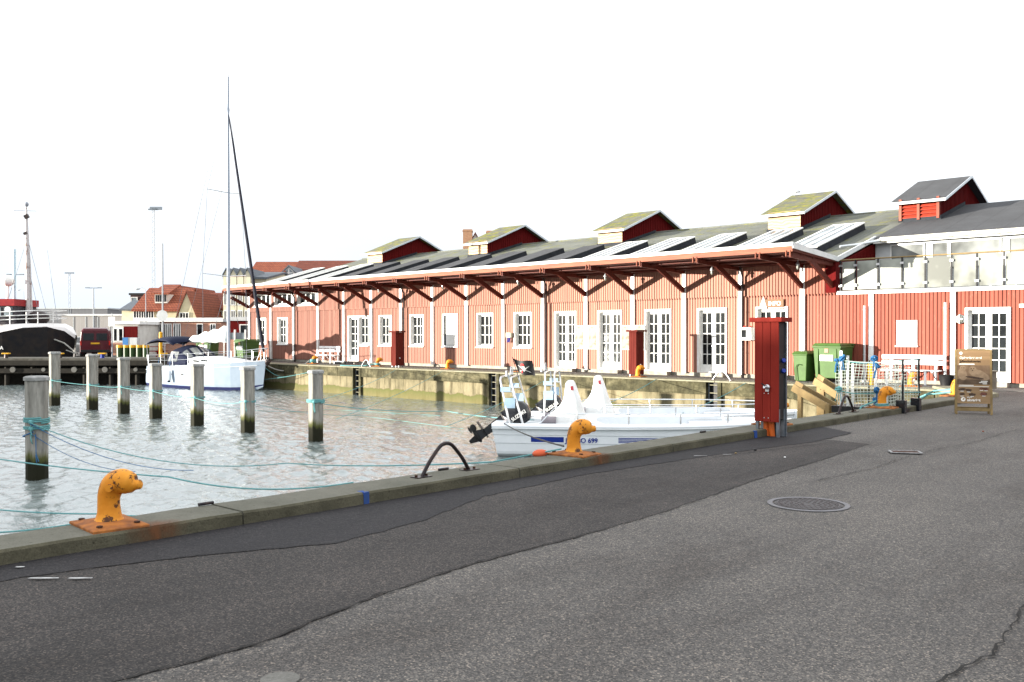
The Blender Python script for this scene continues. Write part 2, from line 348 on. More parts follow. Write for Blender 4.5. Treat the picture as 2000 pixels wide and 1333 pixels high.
def quaywall():
    m, nt, b = newmat('stained quay wall concrete'); b.inputs['Specular IOR Level'].default_value = .15
    n = nz(nt, 1.6, 7, .7, sc=(1, 1, .5)); r = ramp(nt, n.outputs['Fac'], [(.3, (.09,.08,.045)), (.65, (.21,.18,.11))])
    # vertical run-off stains
    n2 = nz(nt, 3.2, 6, .7, sc=(1.6, 1, .12)); r2 = ramp(nt, n2.outputs['Fac'], [(.36, (.35,.33,.27)), (.5, (1,1,1))])
    c = mixc(nt, .85, r.outputs[0], r2.outputs[0], 'MULTIPLY')
    tc = nt.nodes.new('ShaderNodeTexCoord'); sx = nt.nodes.new('ShaderNodeSeparateXYZ'); nt.links.new(tc.outputs['Object'], sx.inputs[0])
    n3 = nz(nt, 1.5, 5, .7, sc=(1,1,.3)); ad = nt.nodes.new('ShaderNodeMath'); ad.operation = 'MULTIPLY_ADD'; ad.inputs[1].default_value = .5
    nt.links.new(n3.outputs['Fac'], ad.inputs[0]); nt.links.new(sx.outputs['Z'], ad.inputs[2])
    mr = nt.nodes.new('ShaderNodeMapRange'); mr.inputs['From Min'].default_value = -1.0; mr.inputs['From Max'].default_value = -.45; nt.links.new(ad.outputs[0], mr.inputs[0])
    g = ramp(nt, mr.outputs[0], [(0, (.10,.09,.03)), (.5, (.075,.08,.025)), (.52, (.09,.07,.035)), (.6, (.15,.13,.08))])
    gm = ramp(nt, mr.outputs[0], [(.0, (.75,.75,.75)), (.5, (1,1,1)), (.62, (0,0,0))])
    c = mixc(nt, gm.outputs[0], c, g.outputs[0])
    nt.links.new(c, b.inputs['Base Color']); b.inputs['Roughness'].default_value = .85
    n4 = nz(nt, 12, 6, .7); bump(nt, b, n4.outputs['Fac'], .6, .03); return m
M['quay'] = quaywall()
def capping():
    m, nt, b = newmat('weathered capping concrete'); b.inputs['Specular IOR Level'].default_value = .15
    n = nz(nt, 2.4, 7, .75, sc=(.7,1,1)); r = ramp(nt, n.outputs['Fac'], [(.36, (.03,.028,.016)), (.52, (.065,.06,.033)), (.72, (.17,.15,.09))])
    n2 = nz(nt, 6, 5, .7, sc=(1,1,.2)); r2 = ramp(nt, n2.outputs['Fac'], [(.35, (.5,.48,.42)), (.55, (1,1,1))])
    c = mixc(nt, .8, r.outputs[0], r2.outputs[0], 'MULTIPLY')
    nt.links.new(c, b.inputs['Base Color']); b.inputs['Roughness'].default_value = .9
    n4 = nz(nt, 12, 6, .7); bump(nt, b, n4.outputs['Fac'], .6, .03); return m
M['capping'] = capping()
def bollardmat():
    m, nt, b = newmat('chipped yellow bollard paint'); b.inputs['Specular IOR Level'].default_value = .15
    n = nz(nt, 7, 7, .7); n2 = nz(nt, 2.6, 4, .6)
    r = ramp(nt, n2.outputs['Fac'], [(.3, (.52,.17,.012)), (.7, (.66,.29,.03))])
    ru = nz(nt, 30, 4, .7); rc = ramp(nt, ru.outputs['Fac'], [(.35, (.03,.015,.01)), (.65, (.13,.05,.02))])
    f = ramp(nt, n.outputs['Fac'], [(.545, (0,0,0)), (.565, (1,1,1))])
    c = mixc(nt, f.outputs[0], r.outputs[0], rc.outputs[0])
    nt.links.new(c, b.inputs['Base Color']); b.inputs['Roughness'].default_value = .5
    p = bump(nt, b, f.outputs[0], -.5, .008); n3 = nz(nt, 22, 5, .6); bump(nt, b, n3.outputs['Fac'], .5, .012, p); return m
M['bollard'] = bollardmat()
M['rust'] = pm('rusty plate paint', (.36,.13,.03), (.16,.06,.025), 9, .8, bst=.4)
M['rustdark'] = pm('rusty bolt', (.07,.03,.018), (.03,.015,.01), 20, .85)
def pilemat():
    m, nt, b = newmat('weathered mooring pile'); b.inputs['Specular IOR Level'].default_value = .15
    n = nz(nt, 4, 6, .7, sc=(3,3,.35)); r = ramp(nt, n.outputs['Fac'], [(.3, (.12,.115,.10)), (.65, (.29,.28,.25))])
    n2 = nz(nt, 9, 4, .8, sc=(2.2,2.2,.5)); r2 = ramp(nt, n2.outputs['Fac'], [(.27, (.12,.11,.10)), (.33, (1,1,1))]); c = mixc(nt, 1, r.outputs[0], r2.outputs[0], 'MULTIPLY')
    tc = nt.nodes.new('ShaderNodeTexCoord'); sx = nt.nodes.new('ShaderNodeSeparateXYZ'); nt.links.new(tc.outputs['Object'], sx.inputs[0])
    n3 = nz(nt, 3, 5, .7, sc=(3,3,.4)); ad = nt.nodes.new('ShaderNodeMath'); ad.operation = 'MULTIPLY_ADD'; ad.inputs[1].default_value = .4
    nt.links.new(n3.outputs['Fac'], ad.inputs[0]); nt.links.new(sx.outputs['Z'], ad.inputs[2])
    # z is measured from the water line
    g = ramp(nt, ad.outputs[0], [(0, (.012,.012,.006)), (.55, (.014,.014,.007)), (.62, (.06,.065,.02)), (.72, (.10,.10,.04))])
    gm = ramp(nt, ad.outputs[0], [(.66, (1,1,1)), (.80, (0,0,0))])
    c = mixc(nt, gm.outputs[0], c, g.outputs[0])
    nt.links.new(c, b.inputs['Base Color']); b.inputs['Roughness'].default_value = .8
    n4 = nz(nt, 8, 5, .7, sc=(4,4,.3)); bump(nt, b, n4.outputs['Fac'], .7, .02); return m
M['pile'] = pilemat()
def watermat():
    m, nt, b = newmat('harbour water')
    b.inputs['Base Color'].default_value = (.15,.178,.172,1); b.inputs['Roughness'].default_value = .03; b.inputs['IOR'].default_value = 1.8
    n3 = nz(nt, 11, 3, .6, 'Object', (1, 1.6, 1)); bump(nt, b, n3.outputs['Fac'], 1, .012)
    return m
M['water'] = watermat()

# ------------------------------------------------------------ ground, water, quays
WZ = -1.33
WB = 4.69          # spacing helper of the long warehouse
S = 1500
def water_mesh():
    import numpy as np
    x0, x1, y0, y1, st = -62, -7.45, -8, 27.45, .055
    nx = int((x1-x0)/st)+1; ny = int((y1-y0)/st)+1
    X, Y = np.meshgrid(np.linspace(x0, x1, nx), np.linspace(y0, y1, ny)); Z = np.zeros_like(X)
    rs = np.random.RandomState(4)
    for i in range(64):
        lam = .19*(1.032**i); th = R(62)+rs.normal()*.65; a = .0046*lam**.85*(1 if lam < .8 else .6)
        k = 2*math.pi/lam; ph = k*(X*math.cos(th)+Y*math.sin(th))+rs.rand()*6.28
        Z += a*(np.sin(ph)+.25*np.sin(2*ph+.6))
    Z *= .8+.35*np.sin(X*.21+Y*.13+1)*np.sin(Y*.24-X*.09)
    ed = np.minimum(np.minimum(X-x0, x1-X), np.minimum(Y-y0, y1-Y)); Z *= np.clip(ed/.5, 0, 1)
    V = np.stack([X, Y, Z+WZ], -1).reshape(-1, 3)
    idx = np.arange(nx*ny).reshape(ny, nx); F = np.stack([idx[:-1,:-1], idx[:-1,1:], idx[1:,1:], idx[1:,:-1]], -1).reshape(-1, 4)
    me = bpy.data.meshes.new('water'); nv = len(V); nf = len(F)
    ex = [(-S,-S),(S,-S),(S,S),(-S,S),(x0,y0),(x1,y0),(x1,y1),(x0,y1)]
    V = np.vstack([V, [(a, b, WZ) for a, b in ex]]); F = np.vstack([F, np.array([(0,1,5,4),(1,2,6,5),(2,3,7,6),(3,0,4,7)])+nv])
    me.vertices.add(len(V)); me.vertices.foreach_set('co', V.astype('f').ravel())
    me.loops.add(len(F)*4); me.loops.foreach_set('vertex_index', F.ravel().astype('i'))
    me.polygons.add(len(F)); me.polygons.foreach_set('loop_start', np.arange(0, len(F)*4, 4, dtype='i'))
    me.polygons.foreach_set('use_smooth', np.ones(len(F), dtype=bool)); me.update(calc_edges=True); me.materials.append(M['water'])
    o = bpy.data.objects.new('water', me); col.objects.link(o); return tag(o, kind='structure')
water_mesh()
# the quayside land: one thick slab whose outline is the harbour basin's edge
dl = Vector((-_cy, -_sy, 0)); fw = Vector((-_sy, _cy, 0))
Q0 = Vector((-46.6, 27.5, 0))                      # corner where the timber pier meets the stone quay
Pv = far(140, 650, 55.5); Pv.z = 0
poly = [(S, -60), (S, S), (-S, S), tuple((far(138, 650, 900)).xy), tuple(Pv.xy), (Q0.x+fw.x*2, Q0.y+fw.y*2), (-46.6, 27.5), (-9.0, 27.5), (-7.75, 25.4), (-7.40, 25.4), (-7.40, -60)]
def slab(poly, z0, z1, name, mat):
    from mathutils.geometry import delaunay_2d_cdt
    n = len(poly); r = delaunay_2d_cdt([Vector(p) for p in poly], [], [list(range(n))], 1, 1e-5)
    b = MB(); b.add([(v.x, v.y, z1) for v in r[0]], [tuple(f) for f in r[2]])
    b.add([(x, y, z) for z in (z0, z1) for x, y in poly], [(j, (j+1) % n, n+(j+1) % n, n+j) for j in range(n)])
    return b.build(name, mat, fix=False)
tag(slab(poly, -4, 0, 'ground', M['asphalt']), kind='structure')
# older, darker asphalt along the kerb with a jagged edge
def jag(pts, amp, n=14):
    out = []
    for (x0, y0), (x1, y1) in zip(pts[:-1], pts[1:]):
        k = max(2, int(n*math.hypot(x1-x0, y1-y0)))
        for i in range(k):
            t = i/k; out.append((x0+(x1-x0)*t+random.uniform(-amp, amp), y0+(y1-y0)*t+random.uniform(-amp, amp)*.4))
    out.append(pts[-1]); return out
edge = jag([(-4.15,-5),(-4.2,1.84),(-4.17,2.54),(-4.4,3.44),(-4.53,4.34),(-4.55,4.87),(-4.54,5.63),(-4.63,6.98),(-4.9,9.2),(-5.1,11.5),(-5.3,13.3)], .014, 12)
def sheet(poly, z, name, mat):
    import bmesh
    bm = bmesh.new(); f = bm.faces.new([bm.verts.new((x, y, z)) for x, y in poly])
    if f.calc_area() and f.normal.z < 0: f.normal_flip()
    bm.normal_update()
    if f.normal.z < 0: f.normal_flip()
    bmesh.ops.triangulate(bm, faces=[f])
    me = bpy.data.meshes.new(name); bm.to_mesh(me); bm.free(); me.materials.append(mat)
    o = bpy.data.objects.new(name, me); col.objects.link(o); return tag(o, kind='structure')
sheet(edge+[(-6.88,13.6),(-6.88,-5)], .004, 'old_asphalt', M['asphalt_dark'])
pe = jag([(-6.5,-4),(-6.45,2.2),(-6.15,3.3),(-5.75,4.2),(-5.9,5.2),(-6.35,6.4),(-6.5,8.2),(-6.35,10.1),(-6.2,11.6),(-6.0,13.0),(-6.1,14.6)], .02, 10)
sheet(pe+[(-6.88,15.2),(-6.88,-4)], .008, 'asphalt_patch', M['asphalt_patch'])
def crack(pts, w, name, z):
    P = jag(pts, .022, 16); vs = []; fs = []
    b = MB()
    for i, (x, y) in enumerate(P):
        ww = w*random.uniform(.25, 1.3)*(.3 if i in (0, len(P)-1) else 1); vs += [(x-ww/2, y, z), (x+ww/2, y, z)]
    for i in range(len(P)-1): fs.append((2*i, 2*i+1, 2*i+3, 2*i+2))
    return tag(b.add(vs, fs).build(name, M['crack']), kind='structure')
crack([(-4.2,1.84),(-4.17,2.54),(-4.4,3.44),(-4.53,4.34),(-4.55,4.87),(-4.54,5.63)], .016, 'asphalt_crack', .0125)
crack([(-4.55,5.6),(-4.6,6.98),(-4.9,9.2),(-5.1,11.5)], .008, 'asphalt_crack', .0125)
crack([(-6.45,2.2),(-6.15,3.3),(-5.75,4.2)], .008, 'asphalt_crack', .0125)
crack([(-1.42,3.6),(-1.42,4.43),(-1.36,5.0),(-1.44,5.69),(-1.5,6.6)], .016, 'asphalt_crack', .0125)
crack([(-4.4,9.3),(-4.3,10.8),(-4.4,12.7),(-4.25,14.5),(-4.3,17.0)], .011, 'asphalt_crack', .0125)
crack([(-6.2,10.4),(-6.0,11.8),(-5.7,13.3)], .011, 'asphalt_crack', .0125)
for (px, py, ln) in ((85,1134,.20),(157,1134,.16),(39,1112,.06),(1368,893,.18),(1420,890,.12)):
    p = gnd(px, py); b = MB(); pts = [(-.5,-.03),(-.1,-.05),(.5,-.02),(.48,.03),(0,.045),(-.45,.03)]
    b.add([(p.x+u*ln*_cy-v*.35*_sy, p.y+u*ln*_sy+v*.35*_cy, .0165) for u, v in pts], [tuple(range(6))])
    tag(b.build('paint_mark', M['paintmark']), kind='structure')
# kerb of long concrete blocks
jy = [-12.8,-9.4,-6.1,-2.8,.6,4.07,7.5,10.56,13.93,17.2,20.52,23.9]
b = MB()
for y0, y1 in zip(jy[:-1], jy[1:]):
    k = 10; xf = -6.88; rings = []
    for i in range(k+1):
        y = y0+.008+(y1-y0-.016)*i/k; a = random.uniform(-.006, .006); c = random.uniform(-.004, .004)
        e = .018
        rings.append([(-7.42+a, y, -.05), (-7.42+a, y, .095+c), (-7.40+a, y, .112+c), (xf-e+a, y, .114+c), (xf+a, y, .114-e+c), (xf+.006+a, y, -.05)])
    n0 = len(b.f); b.loft(rings)
    for q in range(k): b.m[n0+q*6+4] = 1; b.m[n0+q*6+3] = 1
tag(b.build('kerb', [M['kerb'], M['kerbface']], smooth=False), kind='structure')
b = MB()   # kerb end block and the chamfered corner of the basin
b.prism([(-7.42,23.908),(-6.88,23.908),(-6.9,25.6),(-8.6,28.35),(-9.3,27.92),(-7.75,25.3)], -.05, .10)
tag(b.build('kerb_corner', M['coping'], bev=.015), kind='structure')
p = gnd(661, 975); b = MB(); b.box(-6.905, -6.868, p.y-.03, p.y+.03, .0, .118); b.box(-6.98, -6.905, p.y-.03, p.y+.03, .112, .1175)
tag(b.build('paint_mark', M['bluepaint']), kind='structure')
p = gnd(1431, 853); b = MB(); b.box(-6.905, -6.868, p.y-.04, p.y+.04, .0, .118)
tag(b.build('paint_mark', M['bluepaint']), kind='structure')
# near quay face below kerb (seen from the water only)
b = MB(); b.box(-7.5, -7.401, -60, 25.3, -4, -.055); tag(b.build('quay_face', M['quay']), kind='structure')
# far quay: wall, capping beam with joints, pale coping, slabs
lad = [-35.61, -26.43, -16.13]
b = MB(); xs = [-46.6]
for lx in sorted(lad): xs += [lx-.33, lx+.33]
xs.append(-9.0)
for x0, x1 in zip(xs[0::2], xs[1::2]): b.box(x0, x1, 27.28, 27.499, -4, -.43)
for lx in lad: b.box(lx-.33, lx+.33, 27.46, 27.497, -4, -.012)
b.prism([(-9.0,27.29),(-7.76,25.3),(-7.5,25.4),(-8.8,27.496)], -4, -.43)
tag(b.build('quay_wall', M['quay']), kind='structure')
b = MB(); x = -46.55; i = 0
while x < -9.2:
    x1 = min(x+random.choice((2.4, 4.7, 4.7)), -9.0)
    seg = [(x, x1)]
    for lx in lad:
        ns = []
        for a, c in seg:
            if c <= lx-.33 or a >= lx+.33: ns.append((a, c))
            else:
                if a < lx-.36: ns.append((a, lx-.33))
                if c > lx+.36: ns.append((lx+.33, c))
        seg = ns
    for a, c in seg:
        if c-a > .05: b.box(a+.012, c-.012, 27.2, 27.46, -.45, -.02)
    x = x1
b.prism([(-8.99,27.2),(-7.85,25.25),(-7.7,25.35),(-8.8,27.46)], -.45, -.02)
tag(b.build('capping_beam', M['capping'], bev=.012), kind='structure')
for lx in lad:      # plain jambs either side of the ladder recess
    b = MB(); b.box(lx+.18, lx+.32, 27.17, 27.45, -1.6, -.02); b.box(lx-.32, lx-.27, 27.17, 27.45, -1.6, -.02)
    tag(b.build('quay_jamb', M['capping']), kind='structure')
b = MB(); x = -46.6
while x < -9.1:
    x1 = min(x+2.35, -9.0); b.box(x+.008, x1-.008, 27.16, 28.2, -.02, .03); x = x1
tag(b.build('coping', M['coping'], bev=.01), kind='structure')
b = MB(); x = -50.0
while x < 3:
    b.box(x+.006, x+1.0-.006, 28.21, 29.3, -.02, .012); x += 1.0
tag(b.build('promenade', M['pave']), kind='structure')
# timber pier closing the basin on the left
A = Q0+fw*.6; 
PL = thing('timber_pier', 'dark old timber pier with round bolts behind the row of piles', 'pier', (A.x, A.y, 0), YAW+math.pi)   # local +x runs left, local -y ... towards the camera is +y
b = MB(); b.box(-.6, 60, -3.2, 0, .10, .22); b.build('deck', pm('worn pier deck', (.10,.095,.08), (.06,.055,.045), 4, .9), PL)
b = MB()
for z0, z1 in ((-.18,.10),(-.62,-.36)): b.box(-.6, 60, .0, .16, z0, z1)
b.box(-.6, 60, -3.0, -2.8, -1.5, .10)
b.build('waling', M['greywood'], PL)
for i in range(24): b = MB(); b.cyl((.2+i*1.5, -.22, -3), .14, 3.1, 10); b.build('support_pile', M['greywood'], PL)
for i in range(16): b = MB(); b.tube([(.9+i*1.75, .16, -.42), (.9+i*1.75, .24, -.42)], .16 if i % 3 else .11, 10); b.build('bolt_head', M['pave'], PL)
b = MB(); b.box(-.6, 60, -1.2, -1.0, -3, .09); b.build('back_sheeting', M['greywood'], PL)

# ------------------------------------------------------------ the long red warehouse
def adopt(o, parent):
    o.parent = parent; o.matrix_parent_inverse = (Matrix.Translation(parent.location) @ Matrix.Rotation(parent.rotation_euler.z, 4, 'Z')).inverted(); return o
def wb(b, name, mats, parent, **k): return adopt(b.build(name, mats, **k), parent)
WH = thing('harbour_warehouse', 'long low red boarded warehouse with deep canopy on slanting braces beside the basin', 'warehouse', (-32, 30.5, 0))
FY = 30.5; XE = -13.3; XW = -50.7; XR = 5.0
RIDGE = (39.5, 6.81); VAL = (30.5, 4.19)
posts = [-14.5-2.41*k for k in range(16)]
def Yf(X): return 27.2+1.5*max(0, (XE-X))/37.3
WIN = [(-49.81,-48.86),(-47.5,-46.55),(-39.7,-38.75),(-37.93,-37.02),(-35.46,-34.55),(-33.02,-32.08),(-30.65,-29.7),(-28.25,-27.32)]
DOOR = [(-40.62,-39.80,1),(-25.85,-24.76,2),(-23.47,-22.37,2),(-21.11,-20.0,2),(-18.69,-17.56,2),(-16.25,-15.13,2),(-9.11,-7.96,2)]
UPW = [(-50.1,-48.4),(-47.85,-46.1),(-45.45,-43.7)]
holes = [(a, c, 1.06, 2.52) for a, c in WIN]+[(a, c, .16, 2.52 if a < -12 else 2.35) for a, c, k in DOOR]+[(a, c, 3.33, 4.07) for a, c in UPW]+[(-11.2,-10.69,1.27,2.0)]
def wall_cells(b, x0, x1, z0, z1, Y, m=0):
    hx = [h for h in holes if h[1] > x0 and h[0] < x1 and h[3] > z0 and h[2] < z1]
    X = sorted({x0, x1}|{min(max(v, x0), x1) for h in hx for v in h[:2]})
    for a, c in zip(X[:-1], X[1:]):
        mid = (a+c)/2; hs = sorted([h for h in hx if h[0] < mid < h[1]], key=lambda h: h[2]); z = z0
        for h in hs+[(0,0,z1,z1)]:
            zt = min(h[2], z1)
            if zt > z+.001: b.add([(a,Y,z),(c,Y,z),(c,Y,zt),(a,Y,zt)], [(0,1,2,3)], m)
            z = max(z, h[3])
b = MB(); wall_cells(b, XW, XE, .14, 4.12, FY); wall_cells(b, XE, XR, .12, 2.97, FY)
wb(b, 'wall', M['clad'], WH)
# boards: battens in relief
def battens(b, x0, x1, z0, z1, Y, step=.1150, wd=.062, pr=.024, points=False):
    x = x0+step/2; 
    while x < x1:
        segs = [(z0, z1)]
        for h in holes:
            if h[0]-wd/2-.04 < x < h[1]+wd/2+.04:
                ns = []
                for a, c in segs:
                    if c <= h[2]-.04 or a >= h[3]+.04: ns.append((a, c)); continue
                    if a < h[2]-.06: ns.append((a, h[2]-.04))
                    if c > h[3]+.06: ns.append((h[3]+.04, c))
                segs = ns
        j = random.uniform(-.004, .004); p2 = pr+random.uniform(-.003, .003)
        for a, c in segs:
            y0, y1 = Y-p2, Y+.001; xa, xb = x-wd/2+j, x+wd/2+j
            if points and a == z0:
                b.add([(xa,y0,a+.07),(xb,y0,a),(xb,y0,c),(xa,y0,c),(xa,y1,a+.07),(xb,y1,a),(xb,y1,c),(xa,y1,c)], [(0,1,2,3),(4,7,6,5),(0,4,5,1),(1,5,6,2),(0,3,7,4)])
            else:
                b.add([(xa,y0,a),(xb,y0,a),(xb,y0,c),(xa,y0,c),(xa,y1,a),(xb,y1,a),(xb,y1,c),(xa,y1,c)], [(0,1,2,3),(0,4,5,1),(1,5,6,2),(0,3,7,4),(2,6,7,3)])
        x += step
b = MB(); battens(b, XW, XE, .15, 2.96, FY); battens(b, XE, XR, .13, 2.94, FY, .118, .068)
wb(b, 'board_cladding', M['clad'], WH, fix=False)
b = MB(); battens(b, XW, XE, 2.93, 4.1, FY-.045, .115, .066, .024, True)
b2 = MB(); wall_cells(b, XW, XE, 3.0, 4.11, FY-.044)
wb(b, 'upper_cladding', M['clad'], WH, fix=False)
# end and back walls, interior kept dark by solid walls
b = MB(); b.box(XW, XW+.2, FY+.01, 48.3, 0, 4.1); b.box(XW, XR, 48.1, 48.3, 0, 4.1); b.box(XR-.2, XR, FY+.01, 48.1, 0, 4.1)
b.prism([(30.6,4.1),(48.2,4.1),(39.5,6.6)], XW+.01, XW+.19, 'x')
b.prism([(30.56,4.02),(33.9,4.95),(33.9,3.0),(30.56,3.0)], XE-.14, XE, 'x')
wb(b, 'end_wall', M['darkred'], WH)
b = MB()
for i in range(26): b.box(XE, XE+.022, 30.62+i*.125, 30.68+i*.125, 3.0, 4.0+.28*i*.125)
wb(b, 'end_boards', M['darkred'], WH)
b = MB(); b.box(XW, XR, FY+.03, FY+.3, -.05, .15); wb(b, 'plinth', M['plinth'], WH)
for a, c, k in DOOR:
    b = MB(); b.box(a-.05, c+.05, FY-.3, FY+.02, 0, .145); wb(b, 'doorstep', M['plinth'], WH, bev=.01)
for i, x in enumerate(posts):
    b = MB(); b.box(x-.085, x+.085, FY-.10, FY+.01, .1, 4.02); wb(b, 'pilaster', M['whitewood'], WH, bev=.006)
for x in (-12.10, -9.53, -6.9):
    b = MB(); b.box(x-.08, x+.08, FY-.075, FY+.01, .1, 2.96); wb(b, 'pilaster', M['whitewood'], WH, bev=.006)
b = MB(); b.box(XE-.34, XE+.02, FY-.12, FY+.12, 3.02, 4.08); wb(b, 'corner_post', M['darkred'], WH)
# windows
def window(a, c, z0, z1, cols, rows, depth=.16, sill=True, closed=False, muntin=.028, fw=.075):
    b = MB(); t = .07; yo = FY-.045
    b.box(a-t, a, yo, FY+depth, z0-t, z1+t); b.box(c, c+t, yo, FY+depth, z0-t, z1+t)
    b.box(a+.001, c-.001, yo, FY+depth, z1, z1+t); b.box(a+.001, c-.001, yo, FY+depth, z0-t, z0)
    if sill: b.box(a-t-.03, c+t+.03, yo-.05, yo+.04, z0-t-.03, z0-t+.012)
    W_ = wb(b, 'window', M['whitewood'], WH)
    y = FY+depth-.05; b = MB()
    if closed:
        b.box(a+.18 if c-a > .7 else a+.03, c-.01, FY-.03, FY+.02, z0+.02, z1-.02); s = adopt(b.build('shutter', M['white'], bev=.004), W_)
        b = MB(); b.box(a+.002, c-.002, FY+.06, FY+.09, z0, z1); adopt(b.build('pane', M['glass']), W_); return
    b.box(a, a+fw, y, y+.05, z0, z1); b.box(c-fw, c, y, y+.05, z0, z1); b.box(a+fw, c-fw, y, y+.05, z0, z0+fw); b.box(a+fw, c-fw, y, y+.05, z1-fw, z1)
    ix0, ix1, iz0, iz1 = a+fw, c-fw, z0+fw, z1-fw
    for i in range(1, cols):
        x = ix0+(ix1-ix0)*i/cols; wd = muntin; b.box(x-wd/2, x+wd/2, y+.005, y+.045, iz0, iz1)
    for i in range(1, rows):
        z = iz0+(iz1-iz0)*i/rows; b.box(ix0, ix1, y+.007, y+.043, z-muntin/2, z+muntin/2)
    adopt(b.build('frame', M['white']), W_)
    b = MB(); b.box(a+.01, c-.01, y+.03, y+.035, z0+.01, z1-.01); adopt(b.build('pane', M['glass']), W_)
for i, (a, c) in enumerate(WIN): window(a, c, 1.06, 2.52, 3, 3, closed=(i == 5))
for a, c in UPW: window(a, c, 3.33, 4.05, 3, 1, .13, fw=.1, muntin=.1)
window(-11.2, -10.69, 1.29, 1.98, 1, 1, closed=True)
def door(a, c, k, z0=.16, z1=2.52):
    b = MB(); t = .07; yo = FY-.05
    b.box(a-t, a, yo, FY+.2, z0-.02, z1+t); b.box(c, c+t, yo, FY+.2, z0-.02, z1+t); b.box(a+.001, c-.001, yo, FY+.2, z1, z1+t)
    b.box(a+.001, c-.001, FY-.02, FY+.2, z0-.02, z0+.03)
    D = wb(b, 'door', M['whitewood'], WH); y = FY+.10; zz0 = z0+.03
    xs = [(a, c)] if k == 1 else [(a, (a+c)/2-.004), ((a+c)/2+.004, c)]
    for x0, x1 in xs:
        b = MB(); st = .085; bt = .26
        b.box(x0, x0+st, y, y+.05, zz0, z1); b.box(x1-st, x1, y, y+.05, zz0, z1); b.box(x0+st, x1-st, y, y+.05, zz0, zz0+bt); b.box(x0+st, x1-st, y, y+.05, z1-st-.03, z1)
        b.box(x0+st+.03, x1-st-.03, y-.012, y+.01, zz0+.05, zz0+bt-.06)
        xm = (x0+x1)/2; b.box(xm-.013, xm+.013, y+.005, y+.045, zz0+bt, z1-st-.03)
        for i in range(1, 5):
            z = zz0+bt+(z1-st-.03-zz0-bt)*i/5; b.box(x0+st, x1-st, y+.007, y+.043, z-.014, z+.014)
        adopt(b.build('door_leaf', M['white']), D)
        b = MB(); b.box(x0+.02, x1-.02, y+.03, y+.035, zz0+.05, z1-.04); adopt(b.build('pane', M['glass']), D)
    b = MB(); hx = (a+c)/2+.05 if k == 2 else c-.05; b.bar((hx,y-.04,1.15),(hx-.12,y-.04,1.15),.018,.018); b.bar((hx,y-.04,1.15),(hx,y+.01,1.15),.02,.02); adopt(b.build('handle', M['steel']), D)
for a, c, k in DOOR: door(a, c, k, .16, 2.52 if a < -12 else 2.35)
# roofs
def roofslab(b, prof, x0, x1, th=.14, m=0):
    b.prism(prof+[(y, z-th) for y, z in reversed(prof)], x0, x1, 'x', m)
b = MB(); roofslab(b, [VAL, RIDGE, (48.6, 4.15)], XW-.35, XE); RF = wb(b, 'roof', M['roofmoss'], WH)
b = MB(); roofslab(b, [(33.55, 5.08), RIDGE, (48.6, 4.15)], XE+.001, XR+.3); wb(b, 'roof', M['rooffelt'], WH)
b = MB(); b.tube([(XW-.35,39.5,6.80),(XE,39.5,6.80)], .07, 8); wb(b, 'ridge_cap', M['roofmoss'], WH)
# canopy: a thin slab rising outwards
b = MB(); n = 16; top = []; rings = []
for i in range(n+1):
    x = -50.7+(XE+.02+50.7)*i/n; y = Yf(x)
    rings.append([(x, y, 4.36), (x, 30.5, 4.165), (x, 30.5, 4.05), (x, y, 4.22)])
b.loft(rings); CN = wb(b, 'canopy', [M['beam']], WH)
b = MB(); rings = []
for i in range(n+1):
    x = -50.7+(XE+.02+50.7)*i/n; y = Yf(x); rings.append([(x,y-.045,4.21),(x,y-.045,4.40),(x,y-.003,4.40),(x,y-.003,4.21)])
b.loft(rings); wb(b, 'fascia', M['fascia'], WH)
b = MB(); rings = []
for i in range(n+1):
    x = -50.72+(XE+.04+50.72)*i/n; y = Yf(x); rings.append([(x,y-.09,4.385),(x,y-.09,4.475),(x,y-.05,4.505),(x,y+.35,4.40),(x,y+.35,4.37),(x,y-.045,4.385)])
b.loft(rings); wb(b, 'eave_flashing', M['white'], WH)
b = MB()
b.add([(XE+.021,27.15,4.50),(XE+.021,30.5,4.25),(XE+.021,30.5,4.09),(XE+.021,27.15,4.31),(XE+.055,27.15,4.50),(XE+.055,30.5,4.25),(XE+.055,30.5,4.09),(XE+.055,27.15,4.31)], [(0,1,2,3),(7,6,5,4),(0,4,5,1),(1,5,6,2),(2,6,7,3),(3,7,4,0)])
b.add([(XE+.002,30.502,4.25),(XE+.002,33.8,5.21),(XE+.002,33.8,5.05),(XE+.002,30.502,4.09),(XE+.05,30.502,4.25),(XE+.05,33.8,5.21),(XE+.05,33.8,5.05),(XE+.05,30.502,4.09)], [(0,1,2,3),(7,6,5,4),(0,4,5,1),(1,5,6,2),(2,6,7,3),(3,7,4,0)])
wb(b, 'bargeboard', M['trim_shade'], WH)
# rafters, braces and brackets of the canopy
for i, x in enumerate(posts+[XE-.12]):
    y0 = Yf(x); 
    b = MB(); b.bar((x,30.48,4.02),(x,y0+.12,4.14),.11,.2); wb(b, 'rafter', M['beam'], WH)
    yt = max(28.0, y0+.5); b = MB(); b.bar((x,30.40,3.27),(x,yt,3.33+(30.4-yt)*.43),.085,.19); wb(b, 'brace', M['beam'], WH)
    if 1:
        b = MB()
        for dx in (-.07, .07): b.box(x-.013+dx, x+.013+dx, y0-.075, y0-.01, 4.06, 4.25)
        wb(b, 'bracket', M['fascia'], WH)
b = MB()
for q in (.22, .5, .78):
    rings = []
    for i in range(n+1):
        x = -50.6+(XE-.05+50.6)*i/n; y = Yf(x)+(30.4-Yf(x))*q; z = 4.22-.17*q-.005; rings.append([(x,y-.04,z-.05),(x,y-.04,z),(x,y+.04,z),(x,y+.04,z-.05)])
    b.loft(rings)
wb(b, 'purlin', M['beam'], WH)
